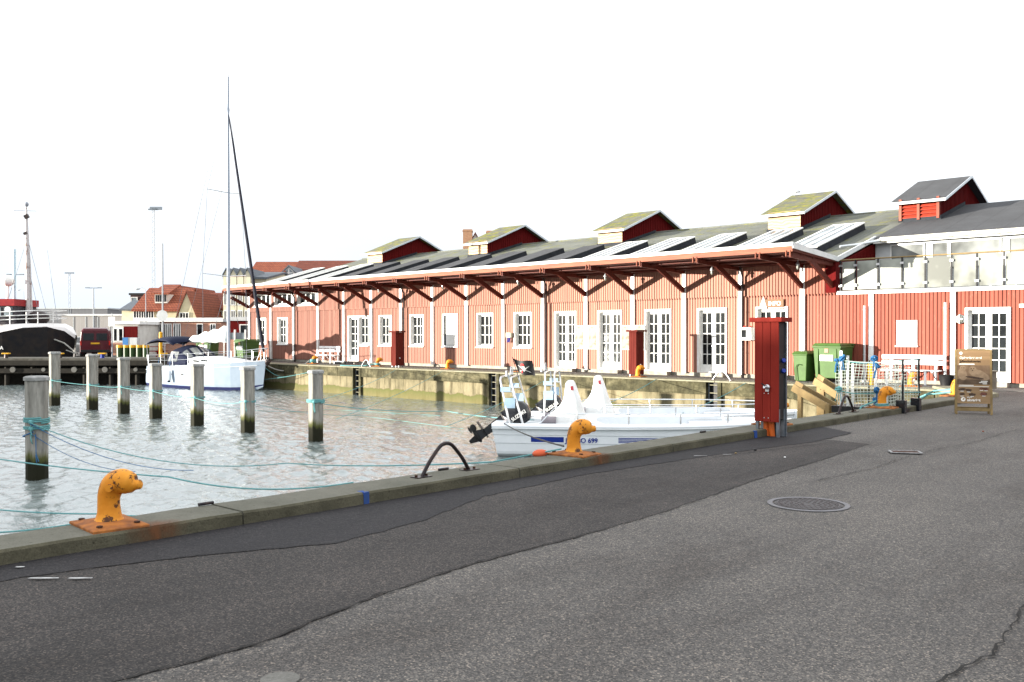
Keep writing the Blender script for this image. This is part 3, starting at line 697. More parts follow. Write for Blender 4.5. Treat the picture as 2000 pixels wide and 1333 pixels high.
# skylight boxes on the lower roof slope
def roofz(y): return VAL[1]+(y-VAL[0])*.291
for k in range(15):
    xr = -14.37-2.535*k; xl = xr-1.25; ya, yb = 31.3, 35.5; glazed = k < 5 or k > 11; h = .27
    b = MB(); b.prism([(ya,roofz(ya)-.02),(yb,roofz(yb)-.02),(yb+.12,roofz(yb)),(yb,roofz(yb)+h),(ya,roofz(ya)+h)], xl, xr, 'x')
    SK = wb(b, 'skylight', M['felt'], WH, bev=.015)
    b = MB(); e = .004
    def top(x0, x1, y0, y1, z0, z1, m=0):
        b.prism([(y0,roofz(y0)+h+z0),(y1,roofz(y1)+h+z0),(y1,roofz(y1)+h+z1),(y0,roofz(y0)+h+z1)], x0, x1, 'x', m)
    if glazed:
        top(xl+.05, xr-.05, ya+.03, yb-.05, e, .02); adopt(b.build('skylight_pane', M['glassroof']), SK)
        b = MB(); top(xl-.02, xl+.07, ya, yb, e, .05); top(xr-.07, xr+.02, ya, yb, e, .05); top(xl+.07, xr-.07, yb-.10, yb, e, .05); top(xl+.07, xr-.07, ya, ya+.1, e, .05)
        for q in (.36, .66): xm = xl+(xr-xl)*q; top(xm-.022, xm+.022, ya+.1, yb-.1, .02, .055)
        adopt(b.build('skylight_frame', M['white']), SK)
    else:
        top(xl-.01, xr+.01, ya, yb, e, .03); adopt(b.build('felt_lid', M['rooffelt']), SK)
# roof lanterns
def lantern(xr, first=False):
    xl = xr-1.5; y0, y1, ym = 36.68, 42.32, 39.5; ez = 6.82; az = 7.93
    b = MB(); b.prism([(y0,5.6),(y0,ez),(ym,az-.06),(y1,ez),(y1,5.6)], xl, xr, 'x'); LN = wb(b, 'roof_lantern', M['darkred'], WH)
    b = MB(); i = 0
    y = y0+.08
    while y < y1:
        zt = ez+(az-.08-ez)*(1-abs(y-ym)/(ym-y0))-.02; b.box(xr-.001, xr+.022, y-.025, y+.025, 5.6, zt); y += .155
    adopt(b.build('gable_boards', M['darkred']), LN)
    sl = (az-ez)/(ym-y0); ov = .33
    b = MB(); p = [(y0-ov, ez-sl*ov+.02), (ym, az+.02), (y1+ov, ez-sl*ov+.02)]
    b.prism(p+[(y, z-.07) for y, z in reversed(p)], xl-.30, xr+.28, 'x')
    adopt(b.build('lantern_roof', M['rooffelt'] if first else M['roofvmoss']), LN)
    b = MB(); q = [(y0-ov, ez-sl*ov+.035), (ym, az+.035), (y1+ov, ez-sl*ov+.035)]
    for xx in (xr+.281,): b.prism(q+[(y, z-.10) for y, z in reversed(q)], xx, xx+.025, 'x')
    adopt(b.build('verge_trim', M['zinc']), LN)
    b = MB(); b.box(xl-.30, xr+.30, y0-ov-.03, y0-ov-.002, ez-sl*ov-.06, ez-sl*ov+.035); adopt(b.build('eave_board', M['white']), LN)
    if first:
        for s in (0, 1):
            a = xl+.09+s*.70; c = a+.60; b = MB()
            for j in range(5):
                z = 6.12+j*.135; b.add([(a,y0-.10,z-.02),(c,y0-.10,z-.02),(c,y0-.01,z+.10),(a,y0-.01,z+.10),(a,y0-.10,z),(c,y0-.10,z),(c,y0-.01,z+.12),(a,y0-.01,z+.12)], [(0,1,2,3),(7,6,5,4),(0,4,5,1),(1,5,6,2),(2,6,7,3),(3,7,4,0)])
            adopt(b.build('louvre', pm('bright red louvre', (.30,.035,.018))), LN)
        for x in (xl, xl+.68, xr-.1):
            b = MB(); b.box(x, x+.10, y0-.13, y0-.002, 6.02, 6.85); adopt(b.build('louvre_post', M['clad']), LN)
    else:
        b = MB(); b.box(xl+.01, xr-.01, y0-.03, y0-.002, 5.9, 6.84); adopt(b.build('front_panel', M['plywood']), LN)
    b = MB(); b.prism([(y0-.08,roofz(y0-.08)-.02),(y0-.08,roofz(y0)+.13),(y0-.05,roofz(y0)+.14),(ym,roofz(ym)+.14),(ym,roofz(ym)-.1)], xl-.04, xr+.045, 'x')
    adopt(b.build('lantern_flashing', M['felt']), LN)
for i, x in enumerate((-11.95, -17.55, -26.81, -36.1, -45.36)): lantern(x, i == 0)
# terrace on the right-hand part: coping, frosted glass balustrade, window band, gutter
b = MB(); b.box(XE+.03, XR, FY-.07, FY+.25, 2.945, 3.06); wb(b, 'terrace_coping', M['white'], WH)
b = MB(); b.box(XE+.03, XR, FY+.251, 33.9, 2.85, 3.0); wb(b, 'terrace_floor', M['pave'], WH)
gp = [-13.15,-12.64,-11.88,-11.1,-10.37,-9.58,-8.84,-8.08,-7.3,-6.55,-5.8,-5,-4.2,-3.4]
for a, c in zip(gp[:-1], gp[1:]):
    b = MB(); b.box(a+.045, c-.045, FY+.0, FY+.012, 3.10, 4.06); wb(b, 'balustrade_panel', M['frost'], WH)
for x in gp:
    b = MB(); b.box(x-.022, x+.022, FY-.05, FY-.004, 3.06, 4.10)
    P_ = wb(b, 'balustrade_post', M['black'], WH)
    b = MB()
    for z in (3.25, 3.92): b = MB(); b.box(x-.055, x+.055, FY-.062, FY-.003, z-.035, z+.035); adopt(b.build('glass_clamp', M['steel']), P_)
b = MB(); b.tube([(XE+.1,FY+.04,4.12),(XR,FY+.04,4.12)], .024, 8); wb(b, 'handrail', M['timber'], WH)
b = MB(); b.box(XE+.001, XR, 33.82, 33.95, 3.0, 4.93); wb(b, 'terrace_wall', M['trim_shade'], WH)
for a, c in ((rx(1741,33.8), rx(1803,33.8)), (rx(1822,33.8), rx(1850,33.8)), (rx(1857,33.8), rx(1952,33.8)), (rx(1972,33.8), -7.4), (-7.2,-5.5), (-5.3,-3.5)):
    b = MB(); b.box(a, c, 33.80, 33.815, 3.9, 4.80); Wn = wb(b, 'terrace_window', M['glassup'], WH)
    b = MB(); 
    b.box(a-.05,a,33.77,33.819,3.85,4.85); b.box(c,c+.05,33.77,33.819,3.85,4.85); b.box(a,c,33.77,33.819,4.80,4.85); adopt(b.build('frame', M['white']), Wn)
b = MB(); b.box(XE+.05, XR+.3, 33.50, 33.548, 4.90, 5.05); wb(b, 'eave_board', M['white'], WH)
b = MB(); b.tube([(XE+.35,33.42,5.03),(XR+.3,33.42,5.03)], .075, 10)
for i in range(24): x = XE+.45+i*.75; b.tube([(x,33.42,5.03),(x+.03,33.42,5.03)], .083, 10)
wb(b, 'gutter', pm('cream gutter', (.62,.60,.50)), WH)
b = MB(); b.tube([(XE+.36,33.42,4.99),(XE-.1,32.4,4.80),(XE-.5,31.9,4.72)], .045, 8); wb(b, 'gutter_outlet', M['zinc'], WH)
# downpipes
def dpipe(x, z1=3.95, m='darkmetal', hook=True, side=.0):
    b = MB(); P = [(x, FY-.17, .05), (x, FY-.17, 3.55)]
    if hook: P += [(x, FY-.17, 3.70), (x+.02, FY-.35, 3.95), (x+.02, FY-.4, 4.05)]
    else: P[-1] = (x, FY-.17, z1)
    b.tube(P, .042, 8); b.tube([(x,FY-.17,0),(x,FY-.17,.12)], .06, 8)
    for z in (.9, 2.4): b.tube([(x,FY-.17,z),(x,FY-.17,z+.035)], .052, 8)
    wb(b, 'downpipe', M[m], WH)
for k in (1+0, 6-0, 11-0, 15-1): pass
for px in (793, 1071, 1454, 580): dpipe(rx(px, FY)+.02)
dpipe(-12.27, 2.55, 'zinc', False); dpipe(-9.72, 2.6, 'zinc', False)
for x, z in [(-22.18,3.9),(-17.37,3.92),(-14.08,3.95),(-31.68,3.86),(-26.89,3.88),(-36.42,3.85),(-41.22,3.84),(-45.96,3.9)]:
    b = MB(); b.tube([(x,29.2,4.12),(x,29.2,z+.05)], .02, 6); b.tube([(x,29.2,z+.08),(x,29.2,z+.02),(x,29.2,z-.03)], [.04,.07,.065], 10)
    LP = wb(b, 'canopy_lamp', M['zinc'], WH, smooth=True)
    b = MB(); b.ell((x,29.2,z-.09), (.05,.05,.085), 10, 8); adopt(b.build('glass_globe', M['frost'], smooth=True), LP)
b = MB(); b.ell((-9.31,FY-.09,2.07), (.105,.05,.155), 14, 10); LP = wb(b, 'bulkhead_lamp', M['frost'], WH, smooth=True)
b = MB(); b.tube([(-9.31,FY-.03,2.07),(-9.31,FY-.07,2.07)], .14, 16); b.bar((-9.42,FY-.15,2.07),(-9.20,FY-.15,2.07),.02,.02); b.bar((-9.31,FY-.15,1.93),(-9.31,FY-.15,2.21),.015,.015); adopt(b.build('lamp_guard', M['white']), LP)
b = MB(); b.box(-7.62,-7.3,FY-.2,FY-.06,2.40,2.50); wb(b, 'security_light', M['white'], WH)

# things fixed to or standing by the warehouse
I_ = thing('info_sign', 'wooden INFO sign with a small white sailing boat above the rightmost canopy door', 'sign', (-15.7, FY-.07, 2.72))
b = MB(); b.box(-.30,.50,-.02,.0,-.16,.13); b.build('board', pm('varnished sign wood', (.17,.095,.05)), I_)
b = MB(); b.prism([(-.40,-.19),(-.14,-.19),(-.27,.24)], -.035, -.022, 'y'); b.prism([(-.43,-.19),(-.37,-.19),(-.31,.18)], -.035, -.022, 'y'); b.build('sail_shape', M['white'], I_)
text_mesh('INFO', .21, 'lettering', M['white'], I_, (-.08,-.026,-.09), (R(90),0,0), .004, .004)
b = MB()
for i in range(14): b.box(-.3+i*.06,-.275+i*.06,-.018,-.004,-.23,-.185)
b.build('small_lettering', M['fascia'], I_)
M['paper'] = pm('pale map board', (.20,.185,.145), (.12,.10,.06), 3.5, .5, lo=.45, hi=.5)
for (x0, x1, z0, z1, lb) in ((-24.72,-24.24,1.0,1.94,'pale notice board just right of the leftmost double door'), (-24.0,-23.55,1.0,1.94,'pale notice board left of the door behind the white boat covers'),
                       (-22.30,-21.9,.99,1.93,'pale notice board left of the small red cabinet by the doors'), (-21.6,-21.16,.98,1.94,'pale notice board half hidden behind the small red cabinet by the doors')):
    t = thing('notice_board', lb, 'notice board', (x0, FY-.06, z0), 0, 'pale notice boards between the doors')
    b = MB(); b.box(0, x1-x0, -.02, .02, 0, z1-z0); b.build('panel', M['paper'], t)
    b = MB(); e = .02; w_ = x1-x0; h_ = z1-z0
    b.box(-e, 0, -.03, .02, -e, h_+e); b.box(w_, w_+e, -.03, .02, -e, h_+e); b.box(0, w_, -.03, .02, h_, h_+e); b.box(0, w_, -.03, .02, -e, 0); b.build('frame', M['white'], t)
t = thing('electrical_box', 'small beige junction box with blue cable ends between two windows', 'electrical box', (-28.52, FY-.06, 1.45))
b = MB(); b.box(-.16,.14,-.14,.02,-.0,.22); b.build('housing', pm('beige box', (.5,.47,.36)), t, bev=.01)
b = MB()
for i in range(3): b.tube([(-.08+i*.07,-.08,0),(-.08+i*.07,-.1,-.1),(-.11+i*.07,-.1,-.22)], .022, 6)
b.build('cable_end', M['stripe'], t)
t = thing('rescue_cabinet', 'white wall cabinet with two red caps beside the big red cabinet', 'wall cabinet', (-16.55, FY-.12, 1.38))
b = MB(); b.box(-.25,.22,-.22,.1,0,.47); b.build('housing', M['white'], t, bev=.015)
b = MB(); b.box(-.17,.02,-.228,-.221,.10,.38); b.build('window_label', M['glass'], t)
for x in (-.1,.12): b = MB(); b.cyl((x,-.1,.47), .04, .05, 10); b.build('red_cap', pm('red cap', (.5,.03,.02)), t)
M['benchw'] = pm('white bench paint', (.82,.82,.82), (.74,.74,.74), 4, .45)
def bench(name, label, x0, x1, loc):
    t = thing(name, label, 'bench', loc, 0, 'white benches against the red wall'); W_ = x1-x0
    b = MB()
    for y in (-.50,-.37,-.24): b.box(0, W_, y, y+.11, .43, .465)
    b.build('seat', M['benchw'], t, bev=.01)
    b = MB()
    for z in (.62,.80): b.box(-.08, W_+.05, -.17, -.13, z, z+.14)
    b.build('backrest', M['benchw'], t, bev=.02)
    for x in (.22, W_/2, W_-.2):
        b = MB(); b.box(x-.04, x+.04, -.128, -.06, .12, .94); b.bar((x,-.48,.41),(x,-.1,.41),.05,.04); b.bar((x,-.42,.40),(x,-.1,.16),.03,.03); b.build('bracket', M['benchw'], t)
    for x in (.2, W_-.4): b = MB(); b.box(x-.03, x+.03, -.50, -.44, 0, .43); b.build('leg', M['benchw'], t)
    return t
bench('wall_bench', 'white slatted bench against the red wall behind the net gangway', -11.6, -9.8, (-11.6, FY-.05, 0))
bench('wall_bench', 'small white slatted bench by the narrow glazed door at the far end', -43.0, -41.2, (-43.0, FY-.05, 0))
# wheeled bins
def bin4(name, label, loc, W_=1.0, D_=.9, H_=1.2, lidc='green', group=None, rz=0, sticker=True, z0=.14):
    t = thing(name, label, 'bin', loc, rz, group)
    b = MB(); s = .06
    lo = [(s,-D_+s),(W_-s,-D_+s),(W_-s,-s),(s,-s)]; hi = [(0,-D_),(W_,-D_),(W_,0),(0,0)]
    b.loft([[(x,y,z0) for x,y in lo],[(x,y,H_*.9) for x,y in hi]]); b.box(-.03, W_+.03, -D_-.03, .03, H_*.88, H_*.93)
    for x in (.16, W_-.16): b.box(x-.03, x+.03, -D_-.018, -D_+.05, z0+.05, H_*.86)
    b.build('bin_body', M['green'], t, bev=.02)
    b = MB(); b.loft([[(x*1.02-.01-.02,y*1.02-.0,H_*.935) for x,y in hi],[(.03+x*.94,y*.92-.03,H_*1.0) for x,y in hi]]); b.box(-.05, W_+.05, -.05, .05, H_*.94, H_*.99); b.build('lid', M['green'], t, bev=.015)
    for x in (.12, W_-.12):
        for y in (-D_+.12, -.12):
            b = MB(); b.tube([(x-.025,y,.08),(x+.025,y,.08)], .08, 12); b.box(x-.035,x+.035,y-.03,y+.03,.08,z0+.02); b.build('wheel', M['black'], t)
    if sticker:
        b = MB(); b.box(.24, W_-.26, -D_-.008, -D_+.03, H_*.55, H_*.70); b.build('sticker', M['white'], t)
        b = MB(); b.box(W_*.42, W_*.55, -D_-.008, -D_+.02, H_*.76, H_*.86); b.build('sticker', pm('faded red sticker', (.5,.2,.15)), t)
    return t
bin4('waste_container', 'large green four wheeled waste container beside the small bin and the net gangway', (-13.62, 30.38, 0), .95, 1.0, 1.30)
t = thing('wheelie_bin', 'small green wheeled bin standing left of the large green container', 'bin', (-14.32, 30.2, 0))
b = MB(); b.loft([[(.05,-.80,.02),(.44,-.80,.02),(.44,-.12,.02),(.05,-.12,.02)],[(0,-.86,.92),(.5,-.86,.92),(.5,0,.92),(0,0,.92)]]); b.box(-.02,.52,-.89,.02,.88,.93)
b.build('bin_body', M['green'], t, bev=.02)
b = MB(); b.tube([(.12,-.868,.05),(.12,-.872,.48),(.16,-.874,.56),(.24,-.874,.58),(.32,-.874,.56)], .014, 6); b.build('moulded_rib', M['darkgreen'], t)
b = MB(); b.loft([[(-.04,-.90,.932),(.54,-.90,.932),(.54,.04,.932),(-.04,.04,.932)],[(.03,-.8,1.02),(.47,-.8,1.02),(.47,-.02,1.04),(.03,-.02,1.04)]]); b.tube([(-.02,.08,.98),(.52,.08,.98)], .02, 8); b.build('lid', M['green'], t, bev=.012)
for x in (.0,.5): b = MB(); b.tube([(x-.03,-.06,.1),(x+.03,-.06,.1)], .1, 12); b.build('wheel', M['black'], t)
t = thing('planter_tub', 'round black plastic tub at the foot of the wall beside the bench', 'tub', (-9.62, 30.15, 0))
b = MB(); b.tube([(0,0,0),(0,0,.30),(0,0,.33),(0,0,.33)], [.17,.22,.24,.21], 20); b.build('bowl', M['black'], t, smooth=True)
b = MB(); b.tube([(0,0,.331),(0,0,.335)], [.2,.2], 20); b.build('soil', M['greywood'], t)
t = thing('planter_tub', 'second black tub half behind the folding sign', 'tub', (-9.1, 30.2, 0))
b = MB(); b.tube([(0,0,0),(0,0,.27),(0,0,.30)], [.15,.2,.21], 20); b.build('bowl', M['black'], t, smooth=True)
t = thing('metal_grate_step', 'low grey metal step below the narrow glazed door', 'step', (-40.6, 29.9, 0))
b = MB(); b.box(-.3,.9,-.25,.25,.12,.15); b.build('tread', M['galv'], t)
for x in (-.25,.85): b = MB(); b.box(x-.02,x+.02,-.22,.22,0,.12); b.build('leg', M['galv'], t)

# seagull
g = onY(1553, 376, 39.5); t = thing('seagull', 'grey and white gull standing on the mossy roof lantern ridge', 'gull', (g.x, 39.45, 7.93), R(20))
b = MB(); P = [(.24,0,.15,.012),(.14,0,.17,.045),(.02,0,.17,.075),(-.10,0,.20,.065),(-.17,0,.27,.042),(-.19,0,.33,.042),(-.22,0,.345,.032),(-.26,0,.335,.012),(-.30,0,.325,.006)]
stube(b, P, 10, 0, 5); b.tube([(.0,.025,0),(.0,.025,.14)], .007, 5); b.tube([(.0,-.025,0),(.0,-.025,.14)], .007, 5); b.build('body', M['bird'], t, smooth=True)
for s in (-1, 1): b = MB(); b.ell((.09,s*.05,.19), (.17,.03,.05), 10, 6, M=Matrix.Rotation(R(12), 4, 'Y')); b.build('wing', M['birdgrey'], t, smooth=True)

# ------------------------------------------------------------ the building behind the photographer whose shade lies over the near quay
D_ = 120; u = Vector((to_sun.x, to_sun.y, 0)).normalized(); slope_v = to_sun.z/math.hypot(to_sun.x, to_sun.y); hh = D_*slope_v
Pa = Vector((-52, -16.5, 0))+u*D_; Pb = Vector((7, 34.8, 0))+u*D_; e = (Pb-Pa).normalized(); nn = Vector((e.y, -e.x, 0))
if nn.dot(u) < 0: nn = -nn
b = MB(); b.add([p+Vector((0,0,z)) for z in (0, hh) for p in (Pa, Pb, Pb+nn*18, Pa+nn*18)], [(0,1,2,3),(4,5,6,7),(0,1,5,4),(1,2,6,5),(2,3,7,6),(3,0,4,7)])
o = b.build('harbour_building', M['brick']); tag(o, 'large flat roofed brick harbour building across the water behind the viewpoint', 'building')
b = MB(); q = [Pa-e*10-nn*6, Pb+e*10-nn*6, Pb+e*10+nn*40, Pa-e*10+nn*40]
b.add([p+Vector((0,0,z)) for z in (-4, -.02) for p in q], [(0,1,2,3),(4,5,6,7),(0,1,5,4),(1,2,6,5),(2,3,7,6),(3,0,4,7)])
tag(b.build('far_quay', M['pave']), kind='structure')

# ------------------------------------------------------------ bollards
def bollard():
    t = thing('bollard', 'x', 'bollard')
    b = MB(); P = [(0,0,.02,.135),(0,0,.05,.105),(0,0,.10,.088),(-.003,0,.18,.082),(.005,0,.25,.086),(.04,0,.315,.095),(.10,0,.345,.098),(.165,0,.335,.088),(.20,0,.325,.070),(.225,0,.322,.042),(.262,0,.325,.036),(.272,0,.326,.02)]
    stube(b, P, 18, 0, 6); b.build('horn', M['bollard'], t, smooth=True, rot=(0,0,R(38)))
    b = MB(); b.tube([(.075,-.125,.31),(.075,.125,.31)], .03, 12); b.build('cross_pin', M['bollard'], t, smooth=True, rot=(0,0,R(38)))
    b = MB(); b.loft([[(x*s_,y*s_,z) for x, y in ((-.27,-.21),(.27,-.21),(.27,.21),(-.27,.21))] for s_, z in ((1,0),(1,.016),(.97,.022),(.5,.045))]); b.build('base_plate', M['rust'], t)
    for x in (-.2,.2):
        for y in (-.14,.14): b = MB(); b.cyl((x,y,.018), .024, .026, 6); b.build('bolt', M['rustdark'], t)
    return t
BL = [(-7.17,3.08,.112,0,'big chipped yellow bollard nearest the camera on the kerb'),
      (-7.17,8.80,.112,0,'yellow bollard on the kerb in front of the white motorboat hull'),
      (-7.17,13.95,.112,0,'yellow bollard mostly hidden behind the tall red cabinet'),
      (-7.17,18.62,.112,0,'orange yellow bollard on the kerb beside the net gangway'),
      (-7.25,23.3,.112,0,'yellow bollard at the corner of the basin half behind the folding sign'),
      (-10.05,28.3,.03,1,'yellow bollard on the far quay between the net gangway and the bench'),
      (-19.66,27.85,.03,1,'yellow bollard just right of the small red cabinet by the doors'),
      (-25.9,28.3,.03,1,'yellow bollard on the far quay behind the motorboat arches'),
      (-30.4,28.3,.03,1,'yellow bollard on the far quay below the closed white shutter'),
      (-35.4,28.3,.03,1,'yellow bollard with cyan rope left of the farther small red cabinet'),
      (-40.8,28.3,.03,1,'dark rusty bollard wrapped in cyan rope by the small bench'),
      (-46.0,28.3,.03,1,'yellow bollard on the far quay at the bow of the sailing yacht')]
b0 = bollard(); BO = []
for i, (x, y, z, k, lb) in enumerate(BL):
    o = b0 if i == 0 else dup(b0)
    o.location = (x, y, z); o.rotation_euler = (0, 0, R(random.uniform(-6, 6)+(6 if k else 0))); o['label'] = lb; o['group'] = 'yellow mooring bollards along the quays'; BO.append(o)
    if i == 0: o.rotation_euler.z = R(-4)
# rust run down the kerb below the two nearest bollards
def stainmat():
    m, nt, b = newmat('rust stain on concrete'); nt2 = nt
    n = nz(nt, 9, 5, .7, sc=(1,1.6,.5)); tc = nt.nodes.new('ShaderNodeTexCoord'); g = nt.nodes.new('ShaderNodeTexGradient'); g.gradient_type = 'SPHERICAL'
    mp = nt.nodes.new('ShaderNodeMapping'); mp.inputs['Scale'].default_value = (3.2, 3.0, 3.2); nt.links.new(tc.outputs['Object'], mp.inputs[0]); nt.links.new(mp.outputs[0], g.inputs[0])
    ad = nt.nodes.new('ShaderNodeMath'); ad.operation = 'MULTIPLY'; nt.links.new(n.outputs['Fac'], ad.inputs[0]); nt.links.new(g.outputs['Fac'], ad.inputs[1])
    r = ramp(nt, ad.outputs[0], [(.10, (0,0,0)), (.5, (.75,.75,.75))]); nt.links.new(r.outputs[0], b.inputs['Alpha'])
    b.inputs['Base Color'].default_value = (.15,.055,.018,1); b.inputs['Roughness'].default_value = .9; return m
M['stain'] = stainmat()
for y in (3.32, 8.95):
    b = MB(); b.add([(-.0225,-.34,-.108),(-.0225,.34,-.108),(-.0225,.34,.004),(-.0225,-.34,.004)], [(0,1,2,3)]); b.add([(-.0225,-.34,.0045),(-.0225,.34,.0045),(-.3,.34,.0045),(-.3,-.34,.0045)], [(0,1,2,3)])
    o = b.build('rust_stain', M['stain'], fix=False); o.location = (-6.842, y, .1165); tag(o, kind='structure')

# ladder rails: bent tube hoops over the ladders
def hoop():
    t = thing('ladder_hoop', 'x', 'hoop')
    b = MB(); P = [(0,-.34,0,.021),(0,-.24,.14,.021),(0,-.11,.275,.021),(0,-.04,.315,.021),(0,.04,.315,.021),(0,.11,.275,.021),(0,.24,.14,.021),(0,.34,0,.021)]
    stube(b, P, 10, 0, 4); b.build('tube', M['darkmetal'], t, smooth=True)
    for y in (-.35,.35):
        b = MB(); b.box(-.06,.06,y-.10,y+.10,0,.008); b.build('foot_plate', M['darkmetal'], t)
        for q in (-.07,.07): b = MB(); b.cyl((0,y+q,.008), .016, .018, 6); b.build('bolt', M['rustdark'], t)
    return t
h0 = hoop()
for i, (x, y, z, rz, m, lb) in enumerate([(-7.2,6.68,.115,0,None,'dark bent tube hoop on the kerb between the two nearest bollards'),
        (-7.2,16.95,.115,0,None,'dark bent tube hoop on the kerb in front of the hanging net'),
        (-16.13,27.75,.03,90,1,'shiny bent tube hoop on the far quay in front of the rightmost full door'),
        (-35.61,27.75,.03,90,1,'bent tube hoop with cyan rope on the far quay by the narrow door')]):
    o = h0 if i == 0 else dup(h0)
    o.location = (x, y, z); o.rotation_euler = (0,0,R(rz)); o['label'] = lb; o['group'] = 'tube hoops over the quay ladders'
    if m: 
        k = [c for c in kids(o) if c.name.startswith('tube')][0]; k.data = k.data.copy(); k.data.materials[0] = M['steel']
for i, (lx, lb) in enumerate(zip(lad, ('steel ladder in the quay wall below the small bench end', 'steel ladder in the quay wall behind the motorboat arches', 'steel ladder in the quay wall behind the boat rails'))):
    t = thing('quay_ladder', lb, 'ladder', (lx, 27.3, -1.5), 0, 'ladders set into the far quay wall')
    b = MB(); b.box(-.27,.18,.10,.15,-.3,1.48); b.build('recess_back', M['black'], t)
    for x in (-.22,.14): b = MB(); b.box(x-.02, x+.02, -.0, .04, -.3, 1.45); b.build('stile', M['galv'], t)
    for j in range(6): b = MB(); b.box(-.20,.12,-.01,.03,.02+j*.27,.045+j*.27); b.build('rung', M['coping'], t)
# short iron pegs lying at kerb edge
for i, (px, py, lb) in enumerate(((402, 987, 'short dark iron bar lying on the kerb edge right of the nearest bollard'), (866, 919, 'short dark iron bar on the kerb edge behind the near hoop'), (1380, 846, 'short dark iron bar on the kerb beside the white boat gunwale'))):
    p = gnd(px, py, .115); b = MB(); b.tube([(-.0,-.07,.014),(0,.07,.014)], .014, 8)
    o = b.build('iron_bar', M['darkmetal']); o.location = (min(max(p.x,-7.38),-7.34), p.y, .115); tag(o, lb, 'iron bar', 'iron bars on the kerb')

# ------------------------------------------------------------ red power cabinets
def cabinet(name, label, loc, wx_, wy, h0_, h1, rz=0, capx=.10, capy=.10, open_side=False, group=None):
    t = thing(name, label, 'cabinet', loc, rz, group)
    n = 3; bw = wx_/n
    cm = M['cabred'] if open_side else M['cabold']
    for i in range(n):
        b = MB(); b.box(i*bw+.002, (i+1)*bw-.002, 0, .022, h0_, h1); b.build('front_board', cm, t, bev=.004)
    if open_side:
        b = MB(); b.box(.01, wx_-.01, .028, wy-.03, h0_+.04, h1-.002); b.build('equipment_panel', M['black'], t)
        b = MB(); b.box(-.004, .015, .0225, wy, h0_, h1-.002); b.build('side_panel', M['cabred'], t)
        b = MB(); b.box(0.02, wx_+.012, wy-.028, wy-.001, .0, h1-.003); b.build('back_frame', M['galv'], t)
    else:
        b = MB(); b.box(.003, wx_-.003, .0225, wy, h0_, h1-.002); b.build('side_panel', M['cabold'], t)
    b = MB(); b.box(-capx, wx_+capx, -capy, wy+capy, h1, h1+.07); b.build('cap', cm, t, bev=.006)
    for x in (.035, wx_-.03):
        for y in (.045, wy-.05):
            b = MB(); b.box(x-.022, x+.022, y-.022, y+.022, -.02, h0_+.2); b.build('leg', M['galv'], t)
    return t
t = cabinet('power_cabinet', 'tall red boarded power cabinet on galvanised legs standing on the near kerb', (-7.05, 13.13, .0), .41, .26, .24, 1.79, 0, .07, .05, True, 'red power cabinets on the quays')
b = MB(); b.ell((0,0,0), (.045,.03,.045), 12, 8); b.tube([(0,-.02,0),(-.02,-.06,.01)], .03, 10); b.box(-.03,.03,-.01,.01,-.07,0); o = b.build('water_tap', M['steel'], t, smooth=True, loc=(.23,-.02,.78))
b = MB(); b.bar((0,-.06,.01),(-.05,-.075,.05),.018,.018); b.build('tap_lever', M['black'], t, loc=(.22,-.02,.79))
for z in (.68, .30):
    for x in (.17,.24): b = MB(); b.tube([(x,-.006,z),(x,.002,z)], .009, 8); b.build('screw', M['steel'], t)
for z, c in ((1.18,'stripe'),(1.02,'stripe')):
    b = MB(); b.tube([(.41,.14,z),(.44,.12,z+.02)], .035, 10); b.build('power_socket', M[c], t)
for q in (.15,.24): b = MB(); b.tube([(q,.13,.0),(q-.01,.13,.1),(q-.02,.13,.25)], .045, 12); b.build('conduit', M['orange'], t, smooth=True)
cabinet('power_cabinet', 'small red cabinet on the far quay in front of the notice boards', (-20.32, 28.2, .03), .34, .5, .06, 1.66, 0, .09, .06, False, 'red power cabinets on the quays')
cabinet('power_cabinet', 'small red cabinet on the far quay left of the farther windows', (-34.25, 28.2, .03), .34, .5, .06, 1.66, 0, .09, .06, False, 'red power cabinets on the quays')
for o in [q for q in bpy.data.objects if q.name.startswith('power_cabinet')][1:]:
    b = MB(); b.ell((.35,.25,.42), (.03,.04,.04), 10, 6); b.build('water_tap', M['steel'], o)

# ------------------------------------------------------------ manhole, drain, pebbles
t = thing('manhole_cover', 'round cast iron manhole cover set in the asphalt', 'manhole cover', (-3.84, 8.19, .004))
b = MB(); n = 40
def ring(b, r0, r1, z0, z1, n=40):
    vs = [(r*math.cos(2*math.pi*i/n), r*math.sin(2*math.pi*i/n), z) for r, z in ((r0,z0),(r0,z1),(r1,z1),(r1,z0)) for i in range(n)]
    b.add(vs, [(k*n+i, k*n+(i+1) % n, (k+1)*n+(i+1) % n, (k+1)*n+i) for k in range(3) for i in range(n)])
ring(b, .325, .372, 0, .005); b.build('rim', pm('worn cast iron rim', (.15,.147,.155), (.11,.108,.112), 20, .6), t)
b = MB(); b.cyl((0,0,0), .305, .003, 40); b.build('lid', pm('dark cast iron', (.085,.08,.08), (.055,.05,.05), 20, .7), t)
b = MB()
for ri in range(5):
    for i in range(6+ri*7): a = 2*math.pi*i/(6+ri*7); x, y = (.06+ri*.048)*math.cos(a), (.06+ri*.048)*math.sin(a); b.box(x-.011, x+.011, y-.011, y+.011, .003, .008)
ring(b, .275, .283, .003, .008); b.build('lid_pattern', pm('worn iron pattern', (.11,.10,.10), (.07,.06,.06), 20, .6), t)
t = thing('drain_cover', 'small rectangular drain cover in the asphalt beyond the manhole', 'drain cover', (-4.55, 12.62, .014), R(30))
b = MB(); b.box(-.17,.17,-.1,.1,0,.006); b.build('grate', M['rustdark'], t)
b = MB(); 
for x0, x1, y0, y1 in ((-.2,.2,-.13,-.1),(-.2,.2,.1,.13),(-.2,-.17,-.1,.1),(.17,.2,-.1,.1)): b.box(x0,x1,y0,y1,0,.010)
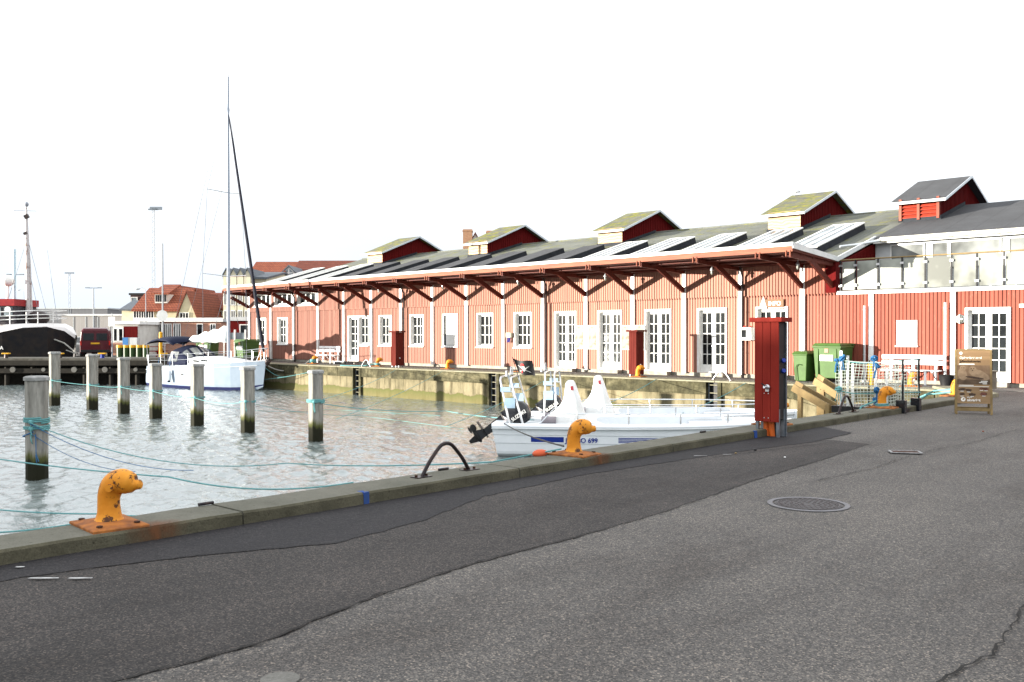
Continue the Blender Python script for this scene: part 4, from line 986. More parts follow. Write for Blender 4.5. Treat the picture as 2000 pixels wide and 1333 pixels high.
b.build('rim', pm('worn drain rim', (.3,.3,.3), (.15,.15,.15), 20, .6), t)
for i, (px, py, r, c, lb) in enumerate(((356,1037,.035,'pave','grey pebble at the kerb foot by the nearest bollard'),(1475,882,.03,'black','small dark flat stone on the asphalt near the red cabinet'),(1437,888,.018,'timber','tiny brown stone on the asphalt near the red cabinet'),(1533,896,.016,'white','tiny white stone on the asphalt right of the red cabinet'),(1920,845,.02,'fascia','tiny orange stone on the asphalt below the folding sign'))):
    p = gnd(px, py); b = MB(); b.ell((0,0,r*.35), (r,r*.75,r*.5), 9, 6); o = b.build('pebble', M[c], smooth=True); o.location = (p.x, p.y, .012); tag(o, lb, 'pebble', 'loose stones on the asphalt')
for k, dst in ((1, 0),):
    p = gnd(547, 1331); b = MB(); b.cyl((0,0,0), .09, .006, 20); o = b.build('valve_cap', M['pave']); o.location = (p.x, p.y, .006); tag(o, 'small round grey valve cap at the bottom edge of the asphalt', 'valve cap')

# ------------------------------------------------------------ mooring piles
PX = [(-19.76,7.03,.78,0,'big near mooring pile with cyan rope wound round it twice'),(-39.35,14.7,.91,1,'farthest left mooring pile of the back row'),(-36.28,14.95,.85,2,'mooring pile second from the left in the back row'),
      (-33.63,15.0,.77,3,'mooring pile third from the left in the back row'),(-30.79,14.85,.62,4,'mooring pile in front of the yacht stern'),(-27.6,14.7,.68,5,'mooring pile in front of the middle of the yacht hull'),
      (-24.44,14.63,.66,6,'leaning mooring pile in front of the yacht bow'),(-21.19,14.78,.64,7,'rightmost mooring pile of the back row with thick cyan rope')]
def pile(h, r, seed):
    random.seed(seed); n = 8; rings = []
    for z in (-2, -.2, .3, .8, 1.3, h-.02):
        rings.append([(r*(1+random.uniform(-.02,.02))*math.cos(math.pi/8+i*math.pi/4), r*(1+random.uniform(-.02,.02))*math.sin(math.pi/8+i*math.pi/4), z) for i in range(n)])
    b = MB(); b.loft(rings); return b
for (x, y, zt, i, lb) in PX:
    h = zt-WZ-.1; r = .215
    t = thing('mooring_pile', lb, 'mooring pile', (x, y, WZ), R(43+ (12 if i else 0)), 'timber mooring piles in the basin')
    pile(h, r, i).build('shaft', M['pile'], t, bev=.012)
    b = MB(); n = 8; r2 = r+.03
    b.loft([[(r2*math.cos(math.pi/8+q*math.pi/4), r2*math.sin(math.pi/8+q*math.pi/4), z) for q in range(n)] for z in (h-.02, h+.05)]+[[(r*.9*math.cos(math.pi/8+q*math.pi/4), r*.9*math.sin(math.pi/8+q*math.pi/4), h+.075) for q in range(n)]])
    b.build('pile_cap', pm('weathered grey cap', (.30,.30,.29), (.18,.18,.17), 6, .8), t, bev=.008)
    if i == 6: t.rotation_euler.x = R(2.2)
random.seed(21)

# ------------------------------------------------------------ ropes
def rope(label, pts, r=.011, sag=0, n=14, mat='rope', name='mooring_rope', cat='rope'):
    P = []
    for (a, c), s in zip(zip(pts[:-1], pts[1:]), (sag if isinstance(sag, (list, tuple)) else [sag]*(len(pts)-1))):
        a, c = Vector(a), Vector(c)
        for i in range(n): t = i/n; p = a.lerp(c, t); p.z -= s*4*t*(1-t); P.append(p)
    P.append(Vector(pts[-1])); b = MB(); b.tube(P, r*.85, 6); o = b.build(name, M[mat], smooth=True); tag(o, label, cat, 'cyan mooring ropes' if mat == 'rope' else None); return o
def coil(c, r, z, turns=2, rr=.014, n=14, dz=.035):
    return [(c[0]+r*math.cos(2*math.pi*i/n), c[1]+r*math.sin(2*math.pi*i/n), z+dz*i/n) for i in range(int(turns*n)+1)]
NP = PX[0]; npx, npy = NP[0], NP[1]
def wrap(label, i, z, turns, r=.235, rr=.016, mat='rope', dz=.035):
    b = MB(); b.tube(coil(PX[i][:2], r, z, turns, dz=dz), rr, 6)
    k = Vector((PX[i][0]+.17, PX[i][1]-.17, z+.03))
    b.ell(k, (.05,.05,.05), 8, 6); b.tube([k, k+Vector((.03,-.02,-.14)), k+Vector((.06,-.01,-.25)), k+Vector((.02,.02,-.30)), k+Vector((-.02,.0,-.2)), k], rr*.6, 5)
    tag(b.build('rope_wrap', M[mat], smooth=True), label, 'rope', 'rope lashings round the piles')
wrap('upper cyan lashing round the big near pile', 0, -.19, 3); wrap('lower cyan lashing round the big near pile', 0, -.33, 2.5)
b = MB(); b.tube([(npx-.25,npy+.0,-.55),(npx-.02,npy-.26,-.45),(npx+.2,npy-.14,-.36)], .012, 6); b.tube([(npx+.22,npy-.1,-.4),(npx+.24,npy-.1,-.8),(npx+.26,npy-.06,-.95),(npx+.21,npy-.08,-.98),(npx+.22,npy-.1,-.82)], .008, 5)
tag(b.build('blue_rope', M['bluerope'], smooth=True), 'blue rope tail hanging from the big near pile', 'rope')
for i, z in ((1,-.30),(2,-.38),(3,-.36),(4,-.38),(5,-.45),(6,-.42),(7,-.28)):
    wrap(('cyan lashing round the farthest left pile','cyan lashing with loop on the second pile','cyan lashing with long tail on the third pile','cyan lashing on the pile before the yacht stern','cyan lashing on the pile before the yacht hull','cyan lashing with big knot on the leaning pile','thick cyan lashing on the rightmost back pile')[i-1], i, z, 3 if i == 7 else 1.6, rr=.018 if i == 7 else .012, dz=.03)
def kp(i, dz=0): return (PX[i][0]+.2, PX[i][1]-.2, {0:-.17,1:-.28,2:-.36,3:-.34,4:-.36,5:-.43,6:-.40,7:-.26}[i]+dz)
rope('cyan rope from the near pile running far right to the kerb bollard', [kp(0), gnd(560, 905, -1.0), gnd(960, 903, .02), (-7.2,8.6,.2)], .012, [.35,.05,0])
rope('grey line from the near pile dipping into the water', [kp(0,-.02), gnd(378, 919, WZ)], .009, .25, mat='bluerope', name='slack_line')
rope('lower grey line from the near pile dipping into the water', [kp(0,-.2), gnd(268, 921, WZ)], .008, .2, mat='bluerope', name='slack_line')
rope('cyan rope crossing the water from the left edge to the near hoop', [far(-60, 888, 13), far(330, 932, 10.3), gnd(690, 943, .1)], .010, [.03,.1])
rope('cyan rope passing behind the nearest bollard', [far(-60, 990, 8.6), far(200, 1004, 8.0), gnd(330, 1003, .1)], .008, [.02,.02])
rope('cyan rope ending at the nearest bollard from the left', [far(-60, 1042, 8.0), gnd(205, 1012, .14)], .009, .03)
rope('cyan rope between the first and second back piles', [kp(1), kp(2)], .010, .02)
rope('cyan rope between the second and third back piles', [kp(2), kp(3)], .010, .03)
rope('cyan rope between the third pile and the yacht stern pile', [kp(3), kp(4)], .010, .03)
rope('cyan rope between the piles in front of the yacht hull', [kp(4), kp(5)], .010, .05)
rope('cyan rope from the yacht hull pile to the leaning pile', [kp(5), kp(6)], .010, .10)
rope('long cyan rope from the rightmost pile to the motorboat stern', [kp(7), gnd(870, 803, -.9), (-15.3,17.2,-.55)], .014, [.1,.05])
rope('thin cyan rope from the leaning pile towards the motorboats', [kp(6), gnd(700, 812, -1.28), gnd(905, 838, -1.3)], .009, [.12,0])
rope('thin cyan rope from the middle pile across the basin', [kp(5,-.1), gnd(640, 800, -1.3), gnd(860, 812, -1.31)], .008, [.2,0])
rope('cyan rope from the rightmost pile up to the quay by the second cabinet', [kp(7,.02), (-32.6,27.15,-.02)], .009, .12)
rope('cyan rope from the leaning pile up to the quay wall', [(-22.2,16.2,-.9), (-29.5,27.15,-.02)], .009, .1)
rope('cyan rope rising behind the motorboat arches', [(-19.8,18.4,-1.1), (-23.2,27.15,-.02)], .010, .1)
rope('cyan rope rising to the far quay left of the ladder', [(-16.2,20.0,-.6), (-18.4,27.15,-.0)], .012, .12)
rope('cyan rope rising to the far quay by the tall red cabinet', [(-14.0,20.6,-.75), (-14.9,27.15,.0)], .012, .12)
rope('pale rope hanging in a long curve from the yacht bow to the quay', [far(508, 704, 48.4), (-41.0,28.2,.2)], .035, .55, mat='oldrope', name='hanging_rope')
rope('cyan rope hanging below the pale rope at the yacht bow', [far(508, 708, 48.4), (-40.9,28.2,.15)], .022, .8)
rope('cyan rope from the yacht bow low along the quay wall', [far(512, 742, 48.2), (-39.3,27.15,-.3)], .016, .05)
b = MB(); c = BO[10].location; b.tube(coil((c.x,c.y), .14, .12, 5, dz=.03), .03, 6); tag(b.build('rope_coil', M['rope'], smooth=True), 'cyan rope wound thick round the dark bollard', 'rope')
b = MB(); c = BO[9].location; P = [(c.x-.1,c.y-.15,.16),(c.x-.5,c.y-.4,.06),(c.x-1.2,c.y-.7,.04),(c.x-1.9,c.y-.8,.045),(c.x-2.3,c.y-.3,.06)]
b.tube([p[:3] for p in spline(P, 6)], .03, 6); b.tube(coil((c.x,c.y), .13, .1, 2), .03, 6); tag(b.build('rope_coil', M['rope'], smooth=True), 'cyan rope lying on the coping beside the yellow bollard and hoop', 'rope')
b = MB(); c = BO[3].location; b.tube(coil((c.x,c.y), .12, .13, 2), .018, 6); b.tube([(c.x-.1,c.y-.06,.14+.112),(c.x-.3,c.y-.3,.14),(c.x-.36,c.y-.45,-.1)], .018, 6); tag(b.build('rope_coil', M['rope'], smooth=True), 'cyan rope round the foot of the bollard by the net', 'rope')
b = MB(); c = BO[4].location; b.tube([(c.x-.05,c.y,.28),(c.x-.5,c.y+.1,.22),(c.x-1.2,c.y+.5,-.1)], .02, 6); b.tube([(c.x-.05,c.y-.1,.22),(c.x-.6,c.y-.05,.13),(c.x-1.1,c.y+.3,-.2)], .02, 6); tag(b.build('rope_coil', M['rope'], smooth=True), 'two cyan ropes from the corner bollard behind the folding sign', 'rope')

M['plate'] = pm('pale blue plate', (.36,.50,.62))
M['louvre_red'] = pm('bright red cloth', (.42,.02,.02))
# ------------------------------------------------------------ open motorboats
def motorboat(label, loc, rz, flag=False, motor_lettering=True, arch_lean=.22):
    t = thing('motorboat', label, 'boat', loc, rz, 'white open motorboats moored beyond the kerb')
    Lb = 7.0; 
    def half(x):      # half beam at gunwale
        u_ = x/Lb; return 1.12*(1-max(0, (u_-.55)/.45)**2.2)+.02
    def sheer(x): u_ = x/Lb; return .80+.16*max(0, u_-.3)**1.5
    st = [0,.02,.5,1.2,2,3,4,5,5.8,6.4,6.8,7.0]
    rings = []
    for x in st:
        h = half(x); s_ = sheer(x); u_ = x/Lb; rise = .0+.5*max(0, (u_-.75)/.25)**2; tr = .12*(0 if x > .3 else 1); 
        xs = lambda z: x-(.14*(z+.1) if x < .3 else 0)+(0)
        prof = [(0,-.28+rise),(h*.62,-.10+rise*.8),(h*.88,.08+rise*.7),(h*.90,.14+rise*.6),(h*.925,.33+rise*.3),(h*.94,.345+rise*.3),(h*.955,.53+rise*.15),(h*.97,.545+rise*.15),(h*.985,s_-.10),(h*1.0,s_-.095)]
        pr = [(xs(z), y, z) for y, z in prof]; rings.append([(a, -y, z) for a, y, z in reversed(pr[1:])]+pr)
    b = MB(); b.loft(rings, closed=False); n = len(rings[0]); b.add([p for p in rings[0]], [tuple(range(n))])
    b.build('hull', M['gel'], t, fix=True)
    # rub rail and gunwale
    b = MB(); rg = []
    for x in st:
        h = half(x); s_ = sheer(x); dx = -.14*(s_+.1) if x < .3 else 0
        for sgn in (1,): pass
        rg.append([(x+dx, h+.03, s_-.10),(x+dx, h+.04, s_-.05),(x+dx, h-.01, s_),(x+dx, h-.16, s_+.005),(x+dx, h-.17, s_-.3),(x+dx,h-.05,s_-.12)])
    b.loft(rg); b.loft([[(p[0], -p[1], p[2]) for p in r_] for r_ in rg]); b.box(-.16,.12,-half(0)+.15,half(0)-.15,.72,.79)
    b.build('gunwale', M['gel'], t)
    b = MB(); rr = []
    for x in st: h = half(x); dx = -.13 if x < .3 else 0; rr.append((x+dx, h+.035, sheer(x)-.105))
    b.tube(rr, .014, 6); b.tube([(p[0], -p[1], p[2]) for p in rr], .014, 6); b.build('rub_rail', M['trim_shade'], t)
    b = MB(); b.add([(x,y,.42) for x in (0.1,6.0) for y in (-.95,.95)], [(0,1,3,2)]); b.add([(4.6,-.9,.74),(6.7,-.35,.82),(6.7,.35,.82),(4.6,.9,.74),(4.6,-.9,.42),(4.6,.9,.42)], [(0,1,2,3),(0,3,5,4)])
    b.build('deck', M['gel'], t)
    b = MB()
    for x in (2.5,3.0,3.6,4.1,5.0): b.box(x, x+.4, -.5, .5, .425, .46 if x < 4.5 else .45)
    b.build('bench_seat', M['gel'], t)
    for sgn in (-1, 1):       # side rails
        b = MB(); pts = [(1.0, sgn*(half(1)-.09), .80), (1.22, sgn*(half(1.2)-.09), 1.03)]+[(x, sgn*(half(x)-.09), 1.04+.05*(x/Lb)) for x in (1.4,2.5,3.5,4.5,5.5,6.2)]
        b.tube(pts, .016, 6)
        for x in (1.9,3.1,4.3,5.4): b.tube([(x,sgn*(half(x)-.09),sheer(x)-.02),(x,sgn*(half(x)-.09),1.06)], .018, 6)
        b.build('side_rail', M['steel'], t, smooth=True)
        b = MB(); y = sgn*(half(1.5)*.945+.012)
        def strip(x0, x1, z0, z1):
            vs = []
            for i in range(9):
                x = x0+(x1-x0)*i/8
                for z in (z0, z1): k = (z-.345)/(.53-.345); hy = half(x)*(.94+.015*k)+.004; vs.append((x+(.10*(z0-z) if 0 else 0), sgn*hy, z))
            for i in range(8): b.add([vs[2*i],vs[2*i+2],vs[2*i+3],vs[2*i+1]], [(0,1,2,3)])
        strip(.80, 1.58, .375, .50)
        for q in range(4): strip(2.86, 4.6, .38+q*.033, .40+q*.033)
        b.build('hull_stripe', M['stripe'], t)
        text_mesh('JUMBO 699', .155, 'hull_lettering', M['stripe'], t, (1.62 if sgn < 0 else 2.9, sgn*(half(2)*.948+.018), .375), (R(90), 0, 0 if sgn < 0 else math.pi), .002, .003)
    # aluminium arch
    for sgn in (-1, 1):
        b = MB()
        for dx in (0, .26):
            b.tube([(.27+dx*1.25, sgn*.98, .78), (.27+dx-arch_lean*.85, sgn*.86, 1.62), (.27+dx-arch_lean-.02, sgn*.80, 1.82), (.27+dx-arch_lean-.02, sgn*.70, 1.89)], .026, 8)
        b.tube([(.26-arch_lean*.9, sgn*.87, 1.55), (.52-arch_lean*.9, sgn*.87, 1.55)], .018, 6)
        b.build('arch_leg', M['steel'], t, smooth=True)
        for bx in ((.24-arch_lean*.45, .50-arch_lean*.45, sgn*.93-.012, sgn*.93+.012, 1.16, 1.40), (.22-arch_lean*.8, .46-arch_lean*.8, sgn*.88-.02, sgn*.88+.02, 1.55, 1.66)): b = MB(); b.box(*bx); b.build('arch_plate', M['plate'], t)
    b = MB()
    for dx in (0,.26): b.tube([(.27+dx-arch_lean-.02,-.72,1.89),(.27+dx-arch_lean-.02,.72,1.89)], .026, 8)
    b.tube([(.2,-.3,1.91),(.2,-.1,2.12),(.2,.1,2.12),(.2,.3,1.91)], .014, 6); b.cyl((.15,-.55,1.9), .03, .14, 8); b.cyl((.12,.6,1.9), .03, .12, 8)
    b.build('arch_top', M['steel'], t, smooth=True)
    # outboard tilted up behind the transom
    Mo = Matrix.Translation((.02,0,.80)) @ Matrix.Rotation(R(55), 4, 'Y')
    def mo(P): return [tuple(Mo @ Vector(p[:3]))+tuple(p[3:]) for p in P]
    b = MB(); rings = []
    for x, wy, z0, z1 in ((-.05,.14,.0,.55),(.05,.20,.02,.66),(.22,.22,.10,.70),(.40,.20,.16,.66),(.52,.12,.25,.55)):
        rings.append([Mo @ Vector((x-.15, wy*math.cos(a), (z0+z1)/2+(z1-z0)/2*math.sin(a))) for a in [2*math.pi*i/12 for i in range(12)]])
    b.loft(rings); mot = b.build('outboard_motor', M['blackgloss'], t, smooth=True)
    b = MB(); b.loft([[Mo @ Vector(p) for p in ((-.14,-.1,.0),(.12,-.1,.0),(.12,.1,.0),(-.14,.1,.0))],[Mo @ Vector(p) for p in ((-.10,-.05,-.55),(.08,-.05,-.55),(.08,.05,-.55),(-.10,.05,-.55))],[Mo @ Vector(p) for p in ((-.20,-.03,-.80),(.10,-.03,-.80),(.10,.03,-.80),(-.20,.03,-.80))]]); b.build('leg', M['blackgloss'], mot, smooth=False)
    b = MB(); b.loft([[Mo @ Vector(p) for p in ((-.34,-.13,-.585),(.14,-.09,-.585),(.14,.09,-.585),(-.34,.13,-.585))],[Mo @ Vector(p) for p in ((-.34,-.13,-.60),(.14,-.09,-.60),(.14,.09,-.60),(-.34,.13,-.60))]]); b.build('cavitation_plate', M['black'], mot)
    b = MB(); stube(b, mo([(.14,0,-.80,.02),(.05,0,-.80,.06),(-.15,0,-.80,.055),(-.28,0,-.80,.03)]), 10)
    b.prism([(0,0)]*3, 0, 0) if 0 else None
    b.add([Mo @ Vector(p) for p in ((-.1,-.008,-.83),(.1,-.008,-.83),(.02,-.008,-1.05),(-.06,-.008,-1.05),(-.1,.008,-.83),(.1,.008,-.83),(.02,.008,-1.05),(-.06,.008,-1.05))], [(0,1,2,3),(7,6,5,4),(0,4,5,1),(1,5,6,2),(2,6,7,3),(3,7,4,0)]); b.build('gearcase', M['black'], mot, smooth=False)
    for q in range(3):
        a = R(30+q*120); c = Mo @ Vector((-.27,.075*math.cos(a),-.80+.075*math.sin(a))); b = MB(); b.ell(c, (.10,.085,.018), 8, 5, M=Mo.to_3x3().to_4x4() @ Matrix.Rotation(-a, 4, 'X') @ Matrix.Rotation(R(60), 4, 'X')); b.build('propeller_blade', M['black'], mot, smooth=True)
    b = MB(); b.bar(Mo @ Vector((.18,-.07,.05)), Mo @ Vector((.20,-.07,-.4)), .05, .05); b.bar(Mo @ Vector((.18,.07,.05)), Mo @ Vector((.20,.07,-.4)), .05, .05); b.build('mounting_bracket', M['galv'], mot)
    text_mesh('SUZUKI', .12, 'motor_lettering', M['white'], mot, tuple(Mo @ Vector((.16,-.228,.18))), (R(90), R(-35), 0), .002, .004)
    # console under a white cover
    b = MB(); rings = []
    for z, x0, x1, wy in ((.50,.95,2.15,.50),(.68,.92,2.20,.52),(.82,.98,2.14,.50),(.95,1.15,2.06,.44),(1.10,1.36,2.00,.38),(1.30,1.50,1.93,.33),(1.55,1.54,1.85,.28),(1.74,1.56,1.78,.24),(1.80,1.60,1.74,.17)):
        n = 20; ring_ = []
        for i in range(n):
            a = 2*math.pi*i/n; cx, cy = math.cos(a), math.sin(a); ex = .55
            px_ = (x0+x1)/2+(x1-x0)/2*math.copysign(abs(cx)**ex, cx); py_ = wy*math.copysign(abs(cy)**ex, cy)
            k = random.uniform(-.018,.018)*(1 if z < 1.4 else .4); ring_.append((px_+k, py_+k, z+k*.5))
        rings.append(ring_)
    b.loft(rings); cv = b.build('console_cover', M['cover'], t, smooth=True)
    md = cv.modifiers.new('sub', 'SUBSURF'); md.levels = md.render_levels = 1
    b = MB(); b.add([(1.70,-.285,1.56),(1.77,-.285,1.56),(1.755,-.268,1.66),(1.685,-.268,1.66)], [(0,1,2,3)]); bb = b.build('cover_badge', pm('dark red badge', (.25,.03,.04)), t)
    for sgn in (-1,1): b = MB(); b.tube([(1.0,sgn*.5,.84),(1.35,sgn*.5,.84)], .10, 12); b.build('seat_roll', pm('grey vinyl', (.22,.2,.22)), t, smooth=True)
    if flag:
        fl = thing('pirate_flag', 'black pirate flag with skull, crossed bones and red scarf on the nearer boat arch', 'flag', tuple(Vector(loc)+Matrix.Rotation(rz, 3, 'Z') @ Vector((.40,-.2,1.86))), rz+R(-8))
        b = MB(); b.tube([(0,0,0),(-.16,0,.50)], .008, 6); b.build('stick', M['darkmetal'], fl)
        b = MB(); vs = []; nx_, nz_ = 12, 8
        def fp(u_, v_, off=0): x = -.15+.09*v_+.0+u_*(.50-.06*v_)+.05*v_; z = .48-.34*v_-.10*u_-.03*math.sin(u_*5)-.03*v_*u_; y = .03*math.sin(u_*7+v_*2)-off; return (x, y, z)
        vs = [fp(i/nx_, j/nz_) for j in range(nz_+1) for i in range(nx_+1)]; b.add(vs, [(j*(nx_+1)+i, j*(nx_+1)+i+1, (j+1)*(nx_+1)+i+1, (j+1)*(nx_+1)+i) for j in range(nz_) for i in range(nx_)])
        b.build('cloth', M['black'], fl, smooth=True)
        def blob(name, mat, cu, cv_, ru, rv, rot_=0, off=.006, n=14):
            b = MB()
            vs = []
            for i in range(n):
                a = 2*math.pi*i/n; du, dv = ru*math.cos(a), rv*math.sin(a); vs.append(fp(cu+du*math.cos(rot_)-dv*math.sin(rot_), cv_+(du*math.sin(rot_)+dv*math.cos(rot_))*1.3, off))
            b.add(vs+[fp(cu, cv_, off)], [(i, (i+1) % n, n) for i in range(n)]); b.build(name, mat, fl, fix=False)
        for rt in (R(28), R(-28)): blob('crossed_bone', M['white'], .47, .60, .36, .022, rt, .005)
        blob('skull', M['white'], .45, .50, .085, .17); blob('red_scarf', M['louvre_red'], .44, .30, .10, .09, 0, .009); blob('red_scarf', M['louvre_red'], .32, .72, .04, .16, R(20), .009)
        for q in (.41,.49): blob('eye_socket', M['black'], q, .50, .02, .03, 0, .012)
    return t
rzb = YAW-R(7)
s0 = gnd(968, 893, WZ); xb = Vector((math.cos(rzb), math.sin(rzb), 0)); yb_ = Vector((-math.sin(rzb), math.cos(rzb), 0))
l1 = s0+yb_*1.05+xb*.05; l1.z = WZ+.0
motorboat('nearer white open motorboat with blue hull lettering and a pirate flag on its arch', tuple(l1), rzb, True)
l2 = l1+yb_*2.9+xb*.60
motorboat('farther white open motorboat alongside the nearer one by the quay wall', tuple(l2), rzb-R(1), False, arch_lean=-.02)
rope('dark mooring line from the nearer motorboat stern to the kerb bollard', [tuple(l1+xb*.15-yb_*1.0+Vector((0,0,.80))), (-7.25,8.7,.22)], .014, .05, mat='black', name='mooring_line')
o = thing('rope_fender', 'small orange red float beside the second kerb bollard', 'float', (-7.42, 8.45, .10)); b = MB(); b.ell((0,0,.04), (.07,.12,.05), 12, 8); b.build('float_body', pm('orange red float', (.55,.10,.04)), o, smooth=True)
b = MB(); b.tube([(-.0,.1,.05),(-.1,.25,.03)], .01, 6); b.build('float_cord', M['rope'], o)

# ------------------------------------------------------------ folding sign
t = thing('folding_sign', 'wooden folding sign with a seal picture and white lettering standing on the near quay', 'sign', (-5.74, 19.62, 0), R(22))
sl = .17; Hs = 1.28
def tilt(s): return Matrix.Rotation(R(-7.5)*s, 4, 'X')
M['signwood'] = pm('brown sign board', (.27,.175,.09), (.20,.125,.065), 3, .55, sc=(.4,1,5))
b = MB(); T = tilt(1)
b.box(-.31,.31,-.012,.012,.22,1.29, M=T); b.build('front_board', M['signwood'], t)
b = MB()
for x in (-.315,.315): b.box(x-.02, x+.02, -.016, .03, .0 if 1 else .2, 1.30, M=T)
b.box(-.295,.295,-.016,.022,1.285,1.31, M=T); b.box(-.295,.295,.0,.035,.07,.13, M=T); b.build('front_frame', M['timber'], t, bev=.003)
T2 = Matrix.Translation((0,.36,0)) @ Matrix.Rotation(R(7.5), 4, 'X')
b = MB()
for x in (-.30,.30): b.box(x-.02, x+.02, -.03, .016, 0, 1.29, M=T2)
b.box(-.28,.28,-.02,.012,.07,.13, M=T2); b.box(-.28,.28,-.012,.006,.50,1.28, M=T2); b.build('rear_frame', M['timber'], t, bev=.003)
b = MB(); b.box(.12,.44,.30,.58,.50,.84); b.box(.09,.46,.28,.62,.841,.865); b.build('leaflet_box', pm('weathered plywood box', (.33,.29,.22), (.24,.2,.15), 4, .7), t)
def on(x, z, y=-.0145): return tuple(T @ Vector((x, y, z)))
def stext(s, size, x, z, mat, bold=0.): return text_mesh(s, size, 'lettering', mat, t, on(x, z, -.0155), (R(90-7.5), 0, 0), .0006, bold)
M['paintwhite'] = pm('white print', (.78,.76,.70)); M['printdark'] = pm('dark print', (.04,.022,.012)); 
stext('Oplevelser med', .062, -.25, 1.115, M['paintwhite'], .0018); stext('Jyllandsakvariet', .062, -.25, 1.045, M['printdark'], .0014)
stext('akvariet', .075, -.12, .265, M['paintwhite'], .002); stext('jyllands', .03, -.12, .335, M['paintwhite'], .0006)
def disc(name, x, z, rx_, rz_, mat, rot_=0, off=-.0150, n=16, jag_=0):
    b = MB(); vs = []
    for i in range(n):
        a = 2*math.pi*i/n; k = 1+random.uniform(-jag_, jag_); u_, v_ = rx_*k*math.cos(a), rz_*k*math.sin(a); vs.append(on(x+u_*math.cos(rot_)-v_*math.sin(rot_), z+u_*math.sin(rot_)+v_*math.cos(rot_), off))
    b.add(vs, [tuple(range(n))]); return b.build(name, mat, t, fix=False)
def rect(name, x0, x1, z0, z1, mat, off=-.0135):
    b = MB(); b.add([on(x0,z0,off), on(x1,z0,off), on(x1,z1,off), on(x0,z1,off)], [(0,1,2,3)]); return b.build(name, mat, t, fix=False)
ph = lambda n_, c, c2=None, s_=9: pm(n_, c, c2, s_, .6)
rect('white_bar', -.26, .02, .995, 1.018, M['paintwhite']); disc('round_emblem', -.225, 1.225, .03, .03, M['paintwhite']); disc('round_emblem', -.19, .30, .042, .042, M['paintwhite'])
disc('emblem_seal', -.185, .305, .022, .014, M['signwood'], R(40), -.0165); disc('emblem_seal', -.222, 1.228, .016, .010, M['signwood'], R(40), -.0165)
rect('picture', -.295, .295, .60, .985, ph('photo sand', (.19,.125,.075), (.12,.075,.045), 5))
rect('picture_shadow', -.295, .295, .60, .70, ph('photo dark foreground', (.12,.08,.05), (.06,.04,.025), 6), -.0140)
c1 = ph('photo seal fur', (.27,.19,.12), (.19,.13,.08), 14); c2 = ph('photo seal shade', (.07,.045,.03), (.04,.025,.018), 14)
disc('seal_body', -.20, .80, .085, .12, c1, R(15), -.0143); disc('seal_body', .10, .80, .20, .085, c1, R(-24), -.0146, 20, .03); disc('seal_head', -.015, .905, .068, .062, c1, 0, -.0149)
disc('seal_head', -.19, .93, .06, .05, c1, 0, -.0149); disc('seal_shade', .02, .735, .17, .022, c2, R(-8), -.0151)
for x, z in ((-.04,.915),(.005,.918)): disc('seal_eye', x, z, .010, .010, M['printdark'], 0, -.0155)
disc('seal_nose', -.018, .885, .014, .010, M['printdark'], 0, -.0155)
for x, z in ((-.21,.93),(-.175,.93)): disc('seal_eye', x, z, .009, .009, M['printdark'], 0, -.0155)
for x, z, w_ in ((.13,.66,.12),(.10,.635,.14),(.16,.61,.08)): rect('small_print', x, x+w_, z, z+.012, M['paintwhite'], -.0152)
rect('grey_band', -.27, .27, .555, .565, M['paintwhite']); rect('small_print', -.26, .0, .575, .588, M['paintwhite'])
for x, z, r_ in ((-.21,.50,.05),(-.09,.485,.045),(.14,.52,.03),(.22,.515,.04),(-.21,.40,.04),(-.03,.40,.05),(.18,.41,.055)):
    disc('small_picture', x, z, r_*1.3, r_*.62, c2 if x < 0 else ph('photo reddish', (.16,.06,.045), (.06,.03,.02), 22), 0, -.0142, 12, .25); rect('small_print', x-.03, x+.03, z-.042, z-.032, M['paintwhite'], -.0150)

# ------------------------------------------------------------ gangway with net sides, wooden stair rails, yellow post, white can
t = thing('net_gangway', 'small gangway with white net sides, dark corner blocks and blue rope knots at the kerb', 'gangway', (-7.6, 19.0, 0))
def lp(x, y, z): return (x+7.3, y-18.3, z)
b = MB(); b.box(-.75,.72,-.10,.75,-.06,.08); b.build('deck', M['black'], t)
for y in (-.12,.70): b = MB(); b.box(.60,.78,y,y+.14,.0,.27); b.build('corner_block', M['blackgloss'], t, bev=.012)
for (x, y) in ((.72,-.06),(.75,.76)):
    b = MB(); b.tube([(x,y,.1),(x,y,1.10)], .022, 8); b.build('black_post', M['black'], t)
b = MB()
for i in range(12): b.tube([(.72+.026*math.cos(a),-.06+.026*math.sin(a),.2+i*.07+.012*a) for a in [k*.8 for k in range(5)]], .009, 5)
b.build('post_winding', M['net'], t)
for (x, y, z0, h_, w_) in ((-.56,-.05,-.2,1.25,.05),(-.44,.0,-.2,1.15,.05),(-.34,.02,-.2,.98,.05),(.15,.0,-.1,1.15,.055),(.24,.36,-.1,.9,.04)):
    b = MB(); b.box(x-w_/2, x+w_/2, y-.012, y+.012, z0, h_, M=None); b.build('white_batten', M['whitewood'], t)
b = MB(); b.tube([(-.02,.05,-.1),(0,.05,1.06)], .014, 6); b.build('black_post', M['black'], t)
def netting(name, f, nu, nv, mat, r=.0052):
    b = MB()
    for i in range(nu+1): b.tube([f(i/nu, j/nv) for j in range(nv+1)], r, 4, cap=False)
    for j in range(nv+1): b.tube([f(i/nu, j/nv) for i in range(nu+1)], r, 4, cap=False)
    return b.build(name, mat, t, fix=False)
def f1(u_, v_):
    x = -.66+1.36*u_; sag = .05*math.sin(u_*math.pi)*v_; top = 1.06-.06*math.sin(u_*math.pi); bot = -.30+.42*u_+.06*math.sin(u_*6)
    return (x+.02*math.sin(v_*7+u_*3), -.06+.03*math.sin(u_*9+v_*4), bot+(top-bot)*v_+sag*.3)
netting('net', f1, 20, 18, M['net'])
